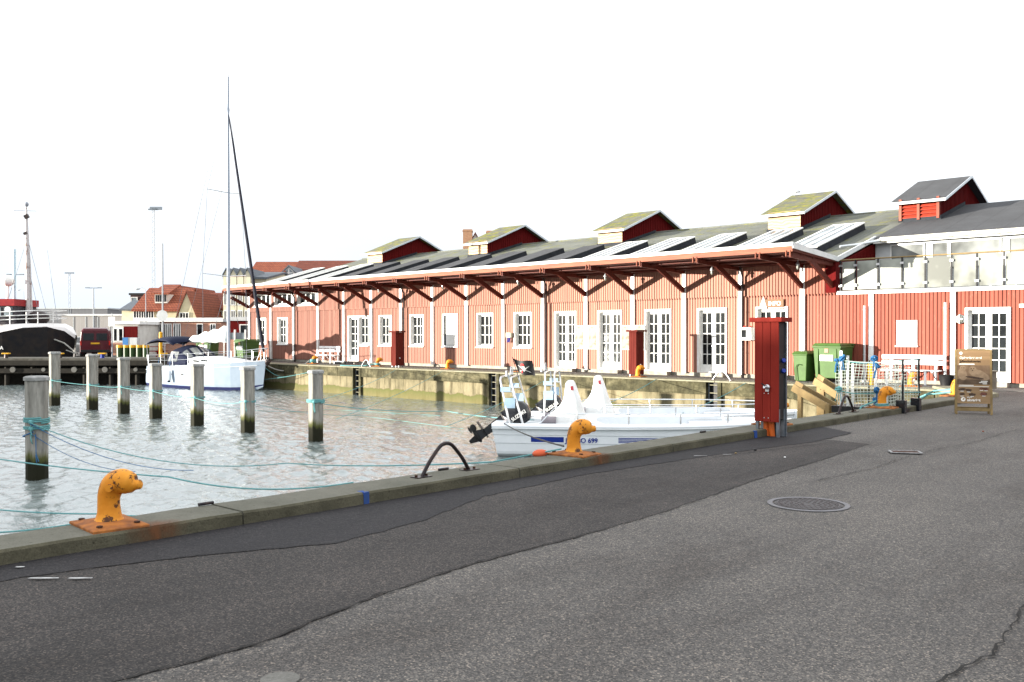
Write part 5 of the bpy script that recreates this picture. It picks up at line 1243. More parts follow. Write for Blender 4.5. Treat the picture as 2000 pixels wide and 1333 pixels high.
def f2(u_, v_): return (.05+.69*u_+.01*math.sin(v_*6), .74+.02*math.sin(u_*8+v_*5), .05+(.98+.04*u_)*v_-.03*math.sin(u_*3.1)*v_)
netting('net', f2, 12, 14, M['net'])
b = MB(); b.tube([(-.66,-.06,1.06),(-.2,-.06,1.0),(.2,-.06,1.01),(.72,-.06,1.07),(.75,.76,1.08)], .011, 6); b.tube([(-.7,-.06,.42),(-.3,-.1,.36),(.1,-.08,.38),(.72,-.06,.42),(.95,.3,.42)], .010, 6); b.build('lashing_rope', M['rope'], t)
def knotball(x, y, z, r=.06, nm='rope_knot', mat='bluerope'):
    b = MB()
    for q in range(5):
        a = random.uniform(0, 6.28); Q = Matrix.Rotation(a, 3, 'Z') @ Matrix.Rotation(random.uniform(0,3), 3, 'X'); rr = r*random.uniform(.6,1.1)
        b.tube([Vector((x,y,z))+Q @ Vector((rr*math.cos(k*math.pi/6), rr*math.sin(k*math.pi/6), 0)) for k in range(12)], .013, 5, closed=True)
    for q in range(3): xx = random.uniform(-.06,.06); b.tube([(x,y,z),(x+xx,y-.02,z-.12),(x+xx*1.5,y-.03,z-.26)], .009, 5)
    b.build(nm, M[mat], t)
knotball(-.53,-.08,1.10,.08); knotball(-.64,-.08,1.05,.05); knotball(-.6,-.08,.44,.06,'rope_knot','rope'); knotball(.15,-.08,1.10,.07); knotball(.22,-.08,.95,.05); knotball(.2,-.08,.45,.06); knotball(.18,-.08,.25,.05)

t = thing('stair_railing', 'new timber handrails of steps going down to the boats beside the net gangway', 'railing', (-10.0, 19.6, 0))
def rail(pa, pb, name='handrail'):
    b = MB(); b.bar(Vector(pa)-t.location, Vector(pb)-t.location, .04, .17); b.build(name, M['timber'], t, bev=.004)
ta, tb = 20.6, 21.8
rail(far(1548, 757, ta+.4), far(1636, 808, ta-.4)); rail(far(1590, 744, tb+.4), far(1650, 783, tb-.3))
rail(far(1553, 750, ta+.6), far(1640, 800, ta-.2)); rail(far(1597, 737, tb+.6), far(1655, 775, tb-.1))
for px, py, tt in ((1563,765,ta+.3),(1617,792,ta-.3),(1600,757,tb+.3),(1607,764,tb+.2),(1640,775,tb-.3)):
    p = far(px, py, tt)-t.location; b = MB(); b.box(p.x-.045, p.x+.045, p.y-.045, p.y+.045, -1.6, p.z+.03); b.build('post', M['timber'], t)
b = MB()
for k in range(5):
    p = far(1570+k*16, 800+k*8, ta+.6-k*.1)-t.location; b.box(p.x-.1, p.x+.7, p.y-.35, p.y+.5, p.z-.6, p.z-.55)
b.build('tread', M['timber'], t)
p = gnd(1701, 752, .03); t = thing('yellow_post', 'thick yellow post on the far quay behind the net gangway', 'post', (p.x, min(max(p.y, 27.6), 28.9), .03))
b = MB(); b.cyl((0,0,0), .085, .62, 14); b.cyl((0,0,.62), .095, .03, 14); b.build('shaft', M['yellow'], t)
p = far(1776, 790, 25.0); o = thing('white_fender', 'white plastic float hanging at the chamfered corner of the basin behind the net gangway', 'float', (-8.75, 26.9, -.62))
b = MB(); b.box(-.17,.17,-.13,.13,.0,.42); b.build('float_body', M['white'], o, bev=.05); b = MB(); b.tube([(0,0,.40),(0,.1,.55),(0,.35,.65)], .012, 6); b.build('float_cord', M['rope'], o)

# ------------------------------------------------------------ sailing yacht
st_ = gnd(330, 752, WZ); bw_ = gnd(507, 763, WZ); dv = bw_-st_; yaw_y = math.atan2(dv.y, dv.x); LY = dv.length
t = thing('sailing_yacht', 'white sailing yacht with blue canopy, bundled sail and dark furled foresail moored behind the piles', 'sailing boat', (st_.x, st_.y, WZ), yaw_y)
xs = lambda u_: -.35+(LY+.9)*u_
b = MB(); rings = []; US = [0,.06,.15,.3,.45,.6,.72,.82,.9,.96,1.0]
def hb(u_): return 1.72*(.72+.28*min(1, u_/.4))*(1-max(0, (u_-.45)/.55)**2.1)+.012
def dz(u_): return 1.12+.10*(1-u_)*0+.42*u_**1.6
for u_ in US:
    h = hb(u_); d = dz(u_); k = .25+.0*u_; rise = .55*max(0, (u_-.85)/.15)**1.5
    prof = [(0,-.5+rise*1.6),(h*.55,-.35+rise),(h*.86,-.05+rise*.6),(h*.93,.10+rise*.3),(h*.95,.16+rise*.3),(h*.96,.22+rise*.3),(h*.97,.28+rise*.2),(h*.99,d*.55),(h*.995,d-.22),(h,d-.19),(h,d)]
    pr = [(xs(u_)-(.28*(1-z/d) if u_ > .95 else 0)+(.22*(z/d-.4) if u_ == 0 else 0), y, z) for y, z in prof]
    rings.append([(x,-y,z) for x, y, z in reversed(pr[1:])]+pr)
b.loft(rings, closed=False); n = len(rings[0]); b.add(rings[0], [tuple(range(n))])
# material bands by face: boot stripes
npf = n-1; mi = []
for i in range(len(US)-1):
    for j in range(npf):
        k = j if j >= n//2 else npf-1-j; k -= n//2
        mi.append(1 if k in (2,3) else (2 if k == 8 else 0))
b.m = mi+[0]
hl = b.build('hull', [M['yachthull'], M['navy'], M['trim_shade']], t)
M['boot'] = pm('dark blue boot stripe', (.01,.015,.07)); hl.data.materials[1] = M['boot']; hl.data.materials[2] = M['yachthull']
b = MB()
for sgn in (-1, 1): b.tube([(xs(u_), sgn*(hb(u_)+.01), dz(u_)-.2) for u_ in US[:-1]], .012, 5)
b.build('hull_line', M['trim_shade'], t)
b = MB(); rg = [[(xs(u_), -hb(u_)+.02, dz(u_)+.01), (xs(u_), 0, dz(u_)+.06), (xs(u_), hb(u_)-.02, dz(u_)+.01)] for u_ in US]; b.loft(rg, closed=False); b.build('deck', M['gel'], t)
b = MB(); rg = []
for u_, w_, h_ in ((.30,1.15,.40),(.36,1.15,.46),(.5,1.10,.44),(.62,.95,.34),(.74,.7,.20),(.84,.4,.05)):
    z = dz(u_)+.03; rg.append([(xs(u_),-w_,z-.1),(xs(u_),-w_*.86,z+h_*.75),(xs(u_),-w_*.45,z+h_),(xs(u_),w_*.45,z+h_),(xs(u_),w_*.86,z+h_*.75),(xs(u_),w_,z-.1)])
b.loft(rg); b.build('coachroof', M['gel'], t, smooth=True)
for u_ in (.335,.62): b = MB(); b.ell((xs(u_), -hb(u_)*.99-.005, dz(u_)*.63), (.20,.02,.05), 14, 6); b.build('porthole', M['black'], t, smooth=True)
b = MB(); b.ell((xs(.47), -hb(.47)*.99-.005, dz(.47)*.63), (.15,.02,.045), 14, 6); b.build('porthole', M['black'], t, smooth=True)
for u_ in (.40,.5,.58): b = MB(); b.bar((xs(u_)-.25,-1.06,dz(u_)+.23),(xs(u_)+.25,-1.03,dz(u_)+.21),.02,.10); b.build('cabin_window', M['glass'], t)
# spray hood and sun canopy
b = MB(); rg = []
for x, h_, w_ in ((xs(.22),.98,1.15),(xs(.28),1.10,1.2),(xs(.34),1.02,1.2),(xs(.40),.62,1.15),(xs(.43),.42,1.1)):
    z = dz(.3)+.05; rg.append([(x, w_*math.cos(a), z+h_*max(0, math.sin(a))**.7) for a in [math.pi*i/14 for i in range(15)]])
b.loft(rg, closed=False); sh = b.build('spray_hood', M['navy'], t, smooth=True)
sh.modifiers.new('s', 'SOLIDIFY').thickness = .02
b = MB()
for a0, a1 in ((.62,.95),(1.1,1.5),(1.64,2.04)):
    pts = []
    for fx, fh in ((xs(.345),.95),(xs(.415),.53)):
        for a in (a0, (a0+a1)/2, a1): pts.append((fx+.03, 1.18*math.cos(math.pi-a if 0 else math.pi-a), dz(.3)+.08+fh*math.sin(a)**.7))
    b.add(pts, [(0,1,4,3),(1,2,5,4)])
b.build('hood_window', M['glassup'], t, fix=False)
b = MB()
for x0, x1, zz in ((xs(.24),xs(.33),.62),): b.add([(x0,-1.215,dz(.3)+.25),(x1,-1.225,dz(.3)+.25),(x1,-1.05,dz(.3)+.78),(x0,-1.0,dz(.3)+.80)], [(0,1,2,3)])
b.build('hood_window', M['glassup'], t, fix=False)
b = MB(); rg = []
for x, z in ((xs(-.02),1.55),(xs(.05),1.80),(xs(.13),1.90),(xs(.22),1.85),(xs(.30),1.62)):
    rg.append([(x, 1.25*math.cos(a), dz(.1)-.25+z*.0+z-.18+.22*math.sin(a)) for a in [math.pi*i/8 for i in range(9)]])
b.loft(rg, closed=False); cn = b.build('sun_canopy', M['navy'], t, smooth=True); cn.modifiers.new('s', 'SOLIDIFY').thickness = .02
b = MB()
for x in (xs(.02), xs(.2)):
    for sgn in (-1,1): b.tube([(x,sgn*1.2,dz(.1)),(x-.1 if x < 1 else x+.1,sgn*1.22,dz(.1)+1.3)], .018, 6)
b.build('canopy_hoop', M['steel'], t)
M['furl'] = pm('near black sail cover', (.006,.007,.018), (.004,.005,.012)); M['mast'] = pm('anodised mast', (.34,.38,.44), (.28,.32,.38))
mx_ = xs(.655); mh = 16.8
b = MB(); b.tube([(mx_,0,dz(.6)+.3),(mx_,0,mh*.6),(mx_,0,mh)], [.085,.08,.055], 10); b.build('mast', M['mast'], t, smooth=True)
b = MB(); b.tube([(mx_,0,mh),(mx_-.05,0,mh+.35)], .012, 5); b.tube([(mx_,0,mh+.05),(mx_+.3,0,mh+.12),(mx_+.42,0,mh+.28)], .012, 5); b.build('masthead_gear', M['darkmetal'], t)
for z, w_ in ((6.05,1.35),(10.55,1.05)):
    b = MB(); b.tube([(mx_-.35,-w_,z+.12),(mx_,0,z),(mx_-.35,w_,z+.12)], .028, 6); b.build('spreader', M['steel'], t)
b = MB()
for sgn in (-1,1):
    b.tube([(mx_-.3,sgn*1.35,dz(.6)),(mx_-.35,sgn*1.35,6.17),(mx_-.35,sgn*1.05,10.67),(mx_,0,mh-1.2)], .012, 4); b.tube([(mx_-.25,sgn*1.3,dz(.6)),(mx_,0,6.0)], .010, 4)
b.tube([(mx_,0,mh),(xs(.0),-.0,dz(0))], .010, 4); b.tube([(mx_,0,12.0),(xs(.02),.8,dz(0)+.6)], .008, 4)
b.build('rigging', M['galv'], t)
fb = Vector((xs(.985),0,dz(1)+.2)); ft = Vector((mx_+.06,0,14.75)); b = MB(); b.tube([fb+(ft-fb)*q for q in (.02,.05,.3,.8,.97,1)], [.04,.095,.085,.06,.035,.02], 8); b.build('furled_foresail', M['furl'], t, smooth=True)
bm_z = dz(.5)+1.35; b = MB(); b.tube([(mx_-.1,0,bm_z),(mx_-3.7,0,bm_z-.02)], .06, 8); b.build('boom', M['zinc'], t)
b = MB(); rg = []
for i in range(15):
    q = i/14; x = mx_-.15-3.5*q; hh_ = .62*(1-q)**.9+.14+.07*math.sin(q*23); w_ = .16+.05*math.sin(q*17); k = random.uniform(-.04,.04)
    rg.append([(x, w_*math.cos(a)*(.6 if math.sin(a) > .3 else 1)+k*.5, bm_z+.02+(hh_*max(0, math.sin(a))-.16*max(0, -math.sin(a))+k)) for a in [2*math.pi*j/10 for j in range(10)]])
b.loft(rg); sl_ = b.build('bundled_sail', M['sail'], t, smooth=True); 
for sgn in (-1, 1):
    b = MB(); U2 = [.03,.2,.36,.52,.68,.82,.93]
    for zz in (.32,.62): b.tube([(xs(u_), sgn*(hb(u_)-.06), dz(u_)+zz) for u_ in U2], .009, 4)
    for u_ in U2: b.tube([(xs(u_), sgn*(hb(u_)-.06), dz(u_)), (xs(u_), sgn*(hb(u_)-.06), dz(u_)+.64)], .013, 5)
    b.build('guard_rail', M['steel'], t)
b = MB(); b.tube([(xs(.90),-hb(.9)+.05,dz(.9)),(xs(.905),-hb(.9)+.05,dz(.9)+.62),(xs(1.0),-.12,dz(1)+.66),(xs(1.01),0,dz(1)+.66),(xs(1.0),.12,dz(1)+.66),(xs(.905),hb(.9)-.05,dz(.9)+.62),(xs(.90),hb(.9)-.05,dz(.9))], .02, 6); b.tube([(xs(.96),-.3,dz(1)+.02),(xs(.985),-.15,dz(1)+.66)], .016, 5); b.tube([(xs(.96),.3,dz(1)+.02),(xs(.985),.15,dz(1)+.66)], .016, 5); b.build('pulpit', M['steel'], t)
b = MB(); b.tube([(xs(0),-1.1,dz(0)),(xs(0),-1.15,dz(0)+.62),(xs(-.01),0,dz(0)+.62),(xs(0),1.15,dz(0)+.62),(xs(0),1.1,dz(0))], .02, 6); b.build('pushpit', M['steel'], t)
for u_ in (.20,.355):
    b = MB(); x = xs(u_); y = -hb(u_)-.14; stube(b, [(x,y,.38,.04),(x,y,.46,.11),(x,y,.7,.12),(x,y,.92,.11),(x,y,1.0,.04)], 12); fd = b.build('fender', M['gel'], t, smooth=True)
    b = MB(); b.tube([(x,y,1.0),(x,y+.12,dz(u_)+.5)], .01, 5); b.build('fender_line', M['bluerope'], fd); b = MB(); b.ell((x,y,.38), (.09,.09,.07), 10, 6); b.build('fender_end', M['navy'], fd)
b = MB(); b.ell((xs(1.0)+.12,0,dz(1)-.05), (.16,.12,.14), 10, 6); b.bar((xs(.97),0,dz(1)+.08),(xs(1.02),0,dz(1)+.05),.08,.06); b.bar((xs(1.02),-.12,dz(1)-.2),(xs(1.02),.12,dz(1)+.1),.05,.2); b.build('anchor', M['darkmetal'], t, smooth=False)

# ------------------------------------------------------------ black-hulled fishing vessel beyond the pier
p = far(-70, 700, 64); tv = far(150, 700, 64)
fv = thing('fishing_vessel', 'black hulled fishing vessel with red wheelhouse roof, white rails and rusty mast', 'fishing boat', (p.x, p.y, WZ), YAW)
S_ = 64/FOC
def fx(px): return (px+70)*S_
def fz(py, tt=64): return CAM_H-WZ+(653.3-py)*tt/FOC
# hull: sheer rises to the bow on the right
b = MB(); rings = []
for px, w_, top_, keel in ((-200,2.3,659,0),(-70,2.4,659,0),(0,2.45,658,0),(40,2.35,648,0),(75,2.1,640,0),(112,1.4,638,.2),(135,.65,646,.6),(149,.12,661,1.2)):
    x = fx(px); zt = fz(top_); pr = [(0,-1+keel),(w_*.55,-.6+keel),(w_*.85,.3+keel*.5),(w_*.97,zt-.7),(w_,zt)]
    rake = [(-.5 if px > 130 else 0)*(1-(z+1)/(zt+1)) for y, z in pr]
    P = [(x+r_, y, z) for (y, z), r_ in zip(pr, rake)]; rings.append([(a,-y,z) for a, y, z in reversed(P[1:])]+P)
b.loft(rings, closed=False); b.build('hull', pm('black hull paint', (.010,.010,.012), (.02,.016,.014), 3, .5), fv)
b = MB(); rg = []
for px, w_, top_, top1 in ((-200,2.3,659,638),(-70,2.4,659,638),(0,2.45,658,638),(40,2.35,648,635),(75,2.1,640,633),(112,1.4,638,632.5),(135,.65,646,640),(149,.12,661,655)):
    x = fx(px); z0 = fz(top_); z1 = fz(top1); w2 = w_*.86; rg.append([(x,-w_-.03,z0-.04),(x,-w2,z1),(x,w2,z1),(x,w_+.03,z0-.04)])
b.loft(rg, closed=False); b.build('bulwark', pm('white bulwark with rust runs', (.70,.68,.66), (.45,.25,.13), 1.1, .6, lo=.30, hi=.45), fv)
b = MB(); rg = []
for i in range(24):
    a = i
for sgn in (-1,):
    for zz in (614, 622, 629):
        b.tube([(fx(-200),-2.1,fz(zz)),(fx(0),-2.1,fz(zz-1)),(fx(60),-2.0,fz(zz-4)),(fx(95),-1.5,fz(zz-6)),(fx(118),-.9,fz(zz-7)),(fx(122),0,fz(zz-7)),(fx(118),.9,fz(zz-7)),(fx(60),2.0,fz(zz-4))], .035, 6)
    for px in range(-190, 120, 22): b.tube([(fx(px),-2.1 if px < 60 else -1.5 if px < 100 else -1.0,fz(642)),(fx(px),-2.1 if px < 60 else -1.5 if px < 100 else -1.0,fz(611))], .035, 6)
b.build('deck_rail', M['white'], fv)
b = MB(); b.box(fx(-160), fx(50), -1.5, 1.5, fz(660), fz(598)); wh = b.build('wheelhouse', pm('dark wheelhouse', (.06,.05,.06), (.03,.03,.03), 4), fv)
b = MB(); b.box(fx(-165), fx(53), -1.62, 1.62, fz(599), fz(586)); b.build('wheelhouse_roof', pm('red wheelhouse roof', (.30,.02,.02), (.22,.015,.02), 4, .5), fv)
for px in (-30, 10, 32):
    b = MB(); b.box(fx(px), fx(px+16), -1.53, -1.505, fz(619), fz(602)); b.build('wheelhouse_window', M['glassroof'], wh)
b = MB(); b.tube([(fx(40),-1.56,fz(606)),(fx(40),-1.62,fz(606))], .2, 14); b.build('round_window', M['white'], wh)
M['mastp'] = pm('pale rusty mast', (.50,.47,.46), (.22,.12,.09), 2.2, .6, lo=.36, hi=.44)
b = MB(); b.tube([(fx(56),0,fz(650)),(fx(54.5),0,fz(520)),(fx(53),0,fz(440)),(fx(52.5),0,fz(405))], [.18,.16,.10,.05], 10); 
b.tube([(fx(64),0,fz(650)),(fx(60),0,fz(520)),(fx(55),0,fz(450))], .045, 6)
for k in range(20): b.tube([(fx(53),-.05,fz(640-k*9)),(fx(63.5-k*.35),-.05,fz(640-k*9))], .03, 5)
b.build('ladder_mast', M['mastp'], fv)
b = MB(); b.ell((fx(53),0,fz(400)), (.14,.14,.17), 12, 8); b.build('masthead_ball', M['birdgrey'], fv, smooth=True)
b = MB(); b.bar((fx(51),-.1,fz(426)),(fx(58),-.1,fz(422)),.2,.25); b.build('mast_light', M['darkmetal'], fv)
b = MB(); b.bar((fx(49),-.1,fz(458)),(fx(55),-.1,fz(455)),.15,.15); b.build('mast_light', M['darkmetal'], fv)
b = MB(); b.tube([(fx(28),0,fz(412)),(fx(73),0,fz(413))], .015, 4); b.build('aerial', M['galv'], fv)
b = MB(); b.ell((fx(16),0,fz(549)), (.42,.42,.40), 16, 10); b.tube([(fx(16),0,fz(560)),(fx(15),0,fz(586))], .09, 8); b.build('radar_dome', M['white'], fv, smooth=True)
b = MB(); b.tube([(fx(19.5),.6,fz(586)),(fx(19.5),.6,fz(486))], .11, 10); b.build('pale_funnel_mast', pm('pale blue pole', (.50,.65,.72)), fv)
b = MB(); b.ell((fx(80),-.3,fz(622)), (.75,.6,.5), 12, 8); b.build('windlass', M['darkmetal'], fv, smooth=True)
b = MB(); b.ell((fx(36),-.9,fz(622)), (.7,.5,.5), 12, 8); b.build('winch_drum', M['black'], fv, smooth=True)
b = MB()
for px, py in ((100,612),(96,594),(24,500),(110,600)): b.tube([(fx(58),0,fz(468)),(fx(px),0,fz(640))], .012, 4) if 0 else None
b.tube([(fx(56),0,fz(470)),(fx(96),0,fz(630))], .015, 4); b.tube([(fx(56),0,fz(460)),(fx(12),0,fz(600))], .015, 4); b.tube([(fx(60),0,fz(540)),(fx(80),0,fz(628))], .015, 4); b.tube([(fx(86),.5,fz(488)),(fx(106),.5,fz(630))], .015, 4)
b.build('rigging', M['galv'], fv)
text_mesh('NEMO A', .34, 'hull_lettering', M['white'], fv, (fx(8), -2.50, fz(682)), (R(88), 0, R(2)), .01, .004)
b = MB(); b.tube([(fx(117),-1.0,fz(662)),(fx(140),-1.1,fz(670)),(fx(172),-1.6,fz(690))], .05, 6); b.tube([(fx(140),-.8,fz(684)),(fx(172),-1.0,fz(694))], .04, 6); b.build('bow_rope', M['oldrope'], fv)

# ------------------------------------------------------------ red van, bins and small things on the land behind the pier
def van():
    q = far(186, 697, 62); t = thing('parked_van', 'dark red delivery van seen from behind on the far quay', 'van', (q.x, q.y, 0), YAW+R(112))
    # local +x forward, y left
    M['vanred'] = pm('dark red car paint', (.075,.007,.012), (.06,.006,.010), 3, .35, coat=.3)
    b = MB(); Lv, Wv, Hv = 4.9, 1.9, 2.05; rg = []
    for x, h_, w_, zb_ in ((0,1.85,.90,.42),(.05,1.98,.93,.35),(.5,2.05,.95,.32),(3.0,2.05,.95,.32),(3.45,1.85,.93,.32),(3.9,1.25,.93,.32),(4.7,1.02,.88,.32),(4.9,.75,.8,.35)):
        rg.append([(x,-w_,zb_),(x,-w_-.02,.9 if h_ > 1.2 else zb_+.3),(x,-w_*.92,h_-.18),(x,-w_*.78,h_),(x,w_*.78,h_),(x,w_*.92,h_-.18),(x,w_+.02,.9 if h_ > 1.2 else zb_+.3),(x,w_,zb_)])
    b.loft(rg); bd = b.build('body', M['vanred'], t, bev=.03)
    for s in (-1,1):
        b = MB(); b.box(-.03,.02,s*.08,s*.74,1.18,1.66); b.build('rear_window', M['glass'], t, bev=.01)
        b = MB(); b.box(-.035,.03,s*.84,s*.93,.85,1.15); b.build('tail_light', pm('red lamp lens', (.5,.02,.01), None, 8, .2), t)
        b = MB(); b.box(3.0,3.5,s*.90,s*.96,1.15,1.65); b.build('side_window', M['glass'], t)
        for x in (.85,3.95): b = MB(); b.tube([(x,s*.72,.32),(x,s*.96,.32)], .32, 20); wl = b.build('wheel', M['black'], t); b = MB(); b.tube([(x,s*.90,.32),(x,s*.975,.32)], .18, 14); b.build('rim', M['galv'], wl)
    b = MB(); b.box(-.045,-.031,-.27,.27,.93,1.04); b.build('number_plate', M['yellow'], t)
    b = MB(); b.box(-.09,.05,-.9,.9,.38,.55); b.build('bumper', M['black'], t, bev=.02)
    return t
van()
def g0(px, py, tt, z=0): p_ = far(px, py, tt); return Vector((p_.x, p_.y, z))
b0 = thing('barrel_bin', 'green barrel with yellow top leftmost in the row behind the pier', 'barrel', g0(234, 697, 58), 0, 'green barrels with yellow tops in a row')
b = MB(); b.tube([(0,0,0),(0,0,.05),(0,0,.75)], [.17,.19,.2], 12); b.build('barrel_body', M['darkgreen'], b0); b = MB(); b.tube([(0,0,.75),(0,0,.92)], [.215,.2], 12); b.build('yellow_top', M['yellow'], b0)
for i, (px, lb) in enumerate(((247,'second'),(259,'third'),(272,'fourth'),(285,'rightmost'))): dup(b0, g0(px, 697, 58), 0, 'green barrel with yellow top %s from the left in the row behind the pier' % lb if lb != 'rightmost' else 'green barrel with yellow top rightmost in the row, beside the yacht')
def wedge(name, label, cat, px0, px1, py0, py1, tt, depth, mat, parts=(), group=None, z0=None):
    s_ = tt/FOC; q = far((px0+px1)/2, py1, tt); z = 0 if z0 is None else z0
    t = thing(name, label, cat, (q.x, q.y, z), YAW, group); w_ = (px1-px0)*s_; h_ = CAM_H+(653.3-py0)*s_-z
    b = MB(); b.box(-w_/2, w_/2, 0, depth, 0, h_); b.build('body', mat, t, bev=.02); return t, w_, h_, s_
M['skyblue'] = pm('blue cabinet paint', (.06,.20,.45)); M['cream'] = pm('cream render', (.62,.57,.42), (.52,.47,.33), 2, .8); M['pgrey'] = pm('pale grey panel', (.50,.52,.52), (.40,.42,.42), 2, .7)
t, w_, h_, s_ = wedge('utility_cabinet', 'blue and white utility cabinet standing by the row of green barrels', 'utility cabinet', 240, 268, 660, 697, 62, .5, M['pgrey'])
b = MB(); b.box(-w_/2-.01, -w_/2+.35, -.02, .5, .05, h_+.01); b.build('blue_door', M['skyblue'], t)
q = g0(296, 697, 62); t = thing('picnic_table', 'dark wooden picnic table behind the yacht canopy', 'picnic table', (q.x, q.y, 0), YAW)
b = MB(); b.box(-.85,.85,-.35,.35,1.02-.28,1.06-.28); b.build('tabletop', M['darkred'], t)
for y in (-.75,.75): b = MB(); b.box(-.85,.85,y-.13,y+.13,.44,.48); b.build('bench_seat', M['darkred'], t)
for x in (-.6,.6):
    b = MB(); b.bar((x,-.2,.76),(x,-.75,0),.05,.1); b.bar((x,.2,.76),(x,.75,0),.05,.1); b.bar((x,-.8,.42),(x,.8,.42),.05,.08); b.build('trestle', M['darkred'], t)
bin4('waste_container', 'dark green waste container half hidden behind the yacht mast', tuple(g0(400, 700, 60)), 1.15, .9, 1.3, rz=YAW-R(20), sticker=True)
bin4('waste_container', 'green waste container with white sticker at the left end of the warehouse', tuple(onY(487, 703, 29.6)-Vector((0,0,onY(487,703,29.6).z)) ), 1.15, 1.0, 1.3, rz=0, sticker=True)
o = g0(300, 697, 61); 
for px, py, tt, h_, lb in ((314,697,60,1.75,'tall yellow post behind the blue yacht canopy'),(464,697,58,.95,'short yellow post seen past the yacht foredeck')):
    q = g0(px, py, tt); t = thing('yellow_post', lb, 'post', q); b = MB(); b.tube([(0,0,0),(0,0,h_-.05),(0,0,h_)], [.11,.11,.06], 12); b.build('shaft', M['yellow'], t)

# tall masts and lamp posts far behind
M['masts'] = pm('grey galvanised mast', (.30,.32,.34), (.24,.26,.28))
def pole(name, label, cat, px, py0, tt, r, extra=None, base=650, mat='masts'):
    s_ = tt/FOC; q = g0(px, base, tt); h_ = CAM_H+(653.3-py0)*s_; t = thing(name, label, cat, q, YAW); b = MB(); b.tube([(0,0,0),(0,0,h_)], [r, r*.6], 8); b.build('shaft', M[mat], t); return t, h_, s_
t, h_, s_ = pole('signpost', 'tall grey pole with the back of an eight sided sign on it', 'pole', 318, 476, 63, .075)
b = MB(); z = CAM_H+(653.3-617)*s_; b.tube([(0,-.12,z),(0,-.10,z)], .40, 8); b.build('sign_back', M['pgrey'], t)
t, h_, s_ = pole('signpost', 'thin grey post with a small white sign beside the red van', 'pole', 219, 612, 62, .05)
b = MB(); z = h_-.6; b.box(-.22,.22,-.08,-.06,z-.3,z+.35); b.build('sign_back', M['white'], t)
for (px, py, tt, lb) in ((183,563,150,'distant twin armed lamp post above the grey sheds'),(30.5,537,140,'distant lamp post behind the fishing vessel dome')):
    t, h_, s_ = pole('lamp_post', lb, 'lamp post', px, py, tt, .14)
    b = MB(); b.tube([(-.9,0,h_),(.9,0,h_)], .07, 6); b.box(-1.3,-.7,-.15,.15,h_-.05,h_+.1); b.box(.7,1.3,-.15,.15,h_-.05,h_+.1); b.build('lamp_head', M['galv'], t)
for (px, py, tt, lb, wd) in ((300,410,170,'tall lattice mast with lamps above the tiled houses',.7),(136,534,190,'slender distant lattice mast above the grey sheds',.5)):
    s_ = tt/FOC; q = g0(px, 650, tt); h_ = CAM_H+(653.3-py)*s_; t = thing('lattice_mast', lb, 'mast', q, YAW); b = MB()
    for x, y in ((-wd/2,0),(wd/2,0),(0,wd*.8)): b.tube([(x,y,0),(x*.7,y*.7,h_)], .04, 4)
    n = int(h_/.9)
    for i in range(n):
        z0, z1 = i*h_/n, (i+1)*h_/n; s0_ = 1 if i % 2 else -1; b.tube([(-s0_*wd/2,0,z0),(s0_*wd/2*.9,0,z1)], .022, 4, cap=False); b.tube([(s0_*wd/2,0,z0),(0,wd*.8,z1)], .022, 4, cap=False)
    b.build('lattice', M['masts'], t)
    b = MB(); b.box(-.9,.9,-.2,.2,h_-.1,h_+.15); 
    if wd > .6: b.box(-.6,1.6,-.2,.2,h_-.05,h_+.5)
    b.build('lamp_platform', M['galv'], t)
for (px, py, tt, lb) in ((285,566,72,'curved street lamp in front of the tiled house'),(47,566,120,'small curved street lamp behind the fishing vessel')):
    t, h_, s_ = pole('street_lamp', lb, 'street lamp', px, py+4, tt, .05); b = MB(); b.tube([(0,0,h_),(-.1,0,h_+.2),(-.35,0,h_+.3),(-.6,0,h_+.25)], .04, 6); b.ell((-.7,0,h_+.2), (.25,.1,.09), 8, 5); b.build('lamp_head', M['pgrey'], t)

# ------------------------------------------------------------ houses in the background (frame: local x right, y away, facing the camera)
def house(name, label, px0, px1, py_eave, tt, depth, wallm, roofm, py_ridge=None, ridge='x', gable_right=None, cat='house', overhang=.3, rot=0, flat=False):
    s_ = tt/FOC; q = g0((px0+px1)/2, 650, tt); t = thing(name, label, cat, q, YAW+rot); w_ = (px1-px0)*s_; ze = CAM_H+(653.3-py_eave)*s_
    b = MB(); b.box(-w_/2, w_/2, 0, depth, -.1, ze); wl = b.build('wall', wallm, t)
    if flat:
        b = MB(); b.box(-w_/2-.15, w_/2+.15, -.15, depth+.15, ze, ze+.25); b.build('roof', roofm, t); return t, w_, ze, s_
    zr = CAM_H+(653.3-py_ridge)*s_; o_ = overhang
    b = MB()
    if ridge == 'x':
        k = (zr-ze)/(depth/2); b.prism([(-o_,ze-k*o_),(depth/2,zr),(depth+o_,ze-k*o_),(depth+o_,ze-k*o_+.18),(depth/2,zr+.18),(-o_,ze-k*o_+.18)], -w_/2-o_*.6, w_/2+o_*.6, 'x')
        b.build('roof', roofm, t); b = MB(); b.prism([(.01,ze-.01),(depth-.01,ze-.01),(depth/2,zr-.03)], -w_/2+.01, w_/2-.01, 'x'); b.build('gable_wall', wallm, t)
    else:
        k = (zr-ze)/(w_/2); b.prism([(-w_/2-o_,ze-k*o_),(0,zr),(w_/2+o_,ze-k*o_),(w_/2+o_,ze-k*o_+.18),(0,zr+.18),(-w_/2-o_,ze-k*o_+.18)], -o_*.5, depth+o_, 'y')
        b.build('roof', roofm, t); b = MB(); b.prism([(-w_/2+.01,ze-.01),(w_/2-.01,ze-.01),(0,zr-.03)], .0, depth-.01, 'y'); b.build('gable_wall', wallm, t)
    return t, w_, ze, s_
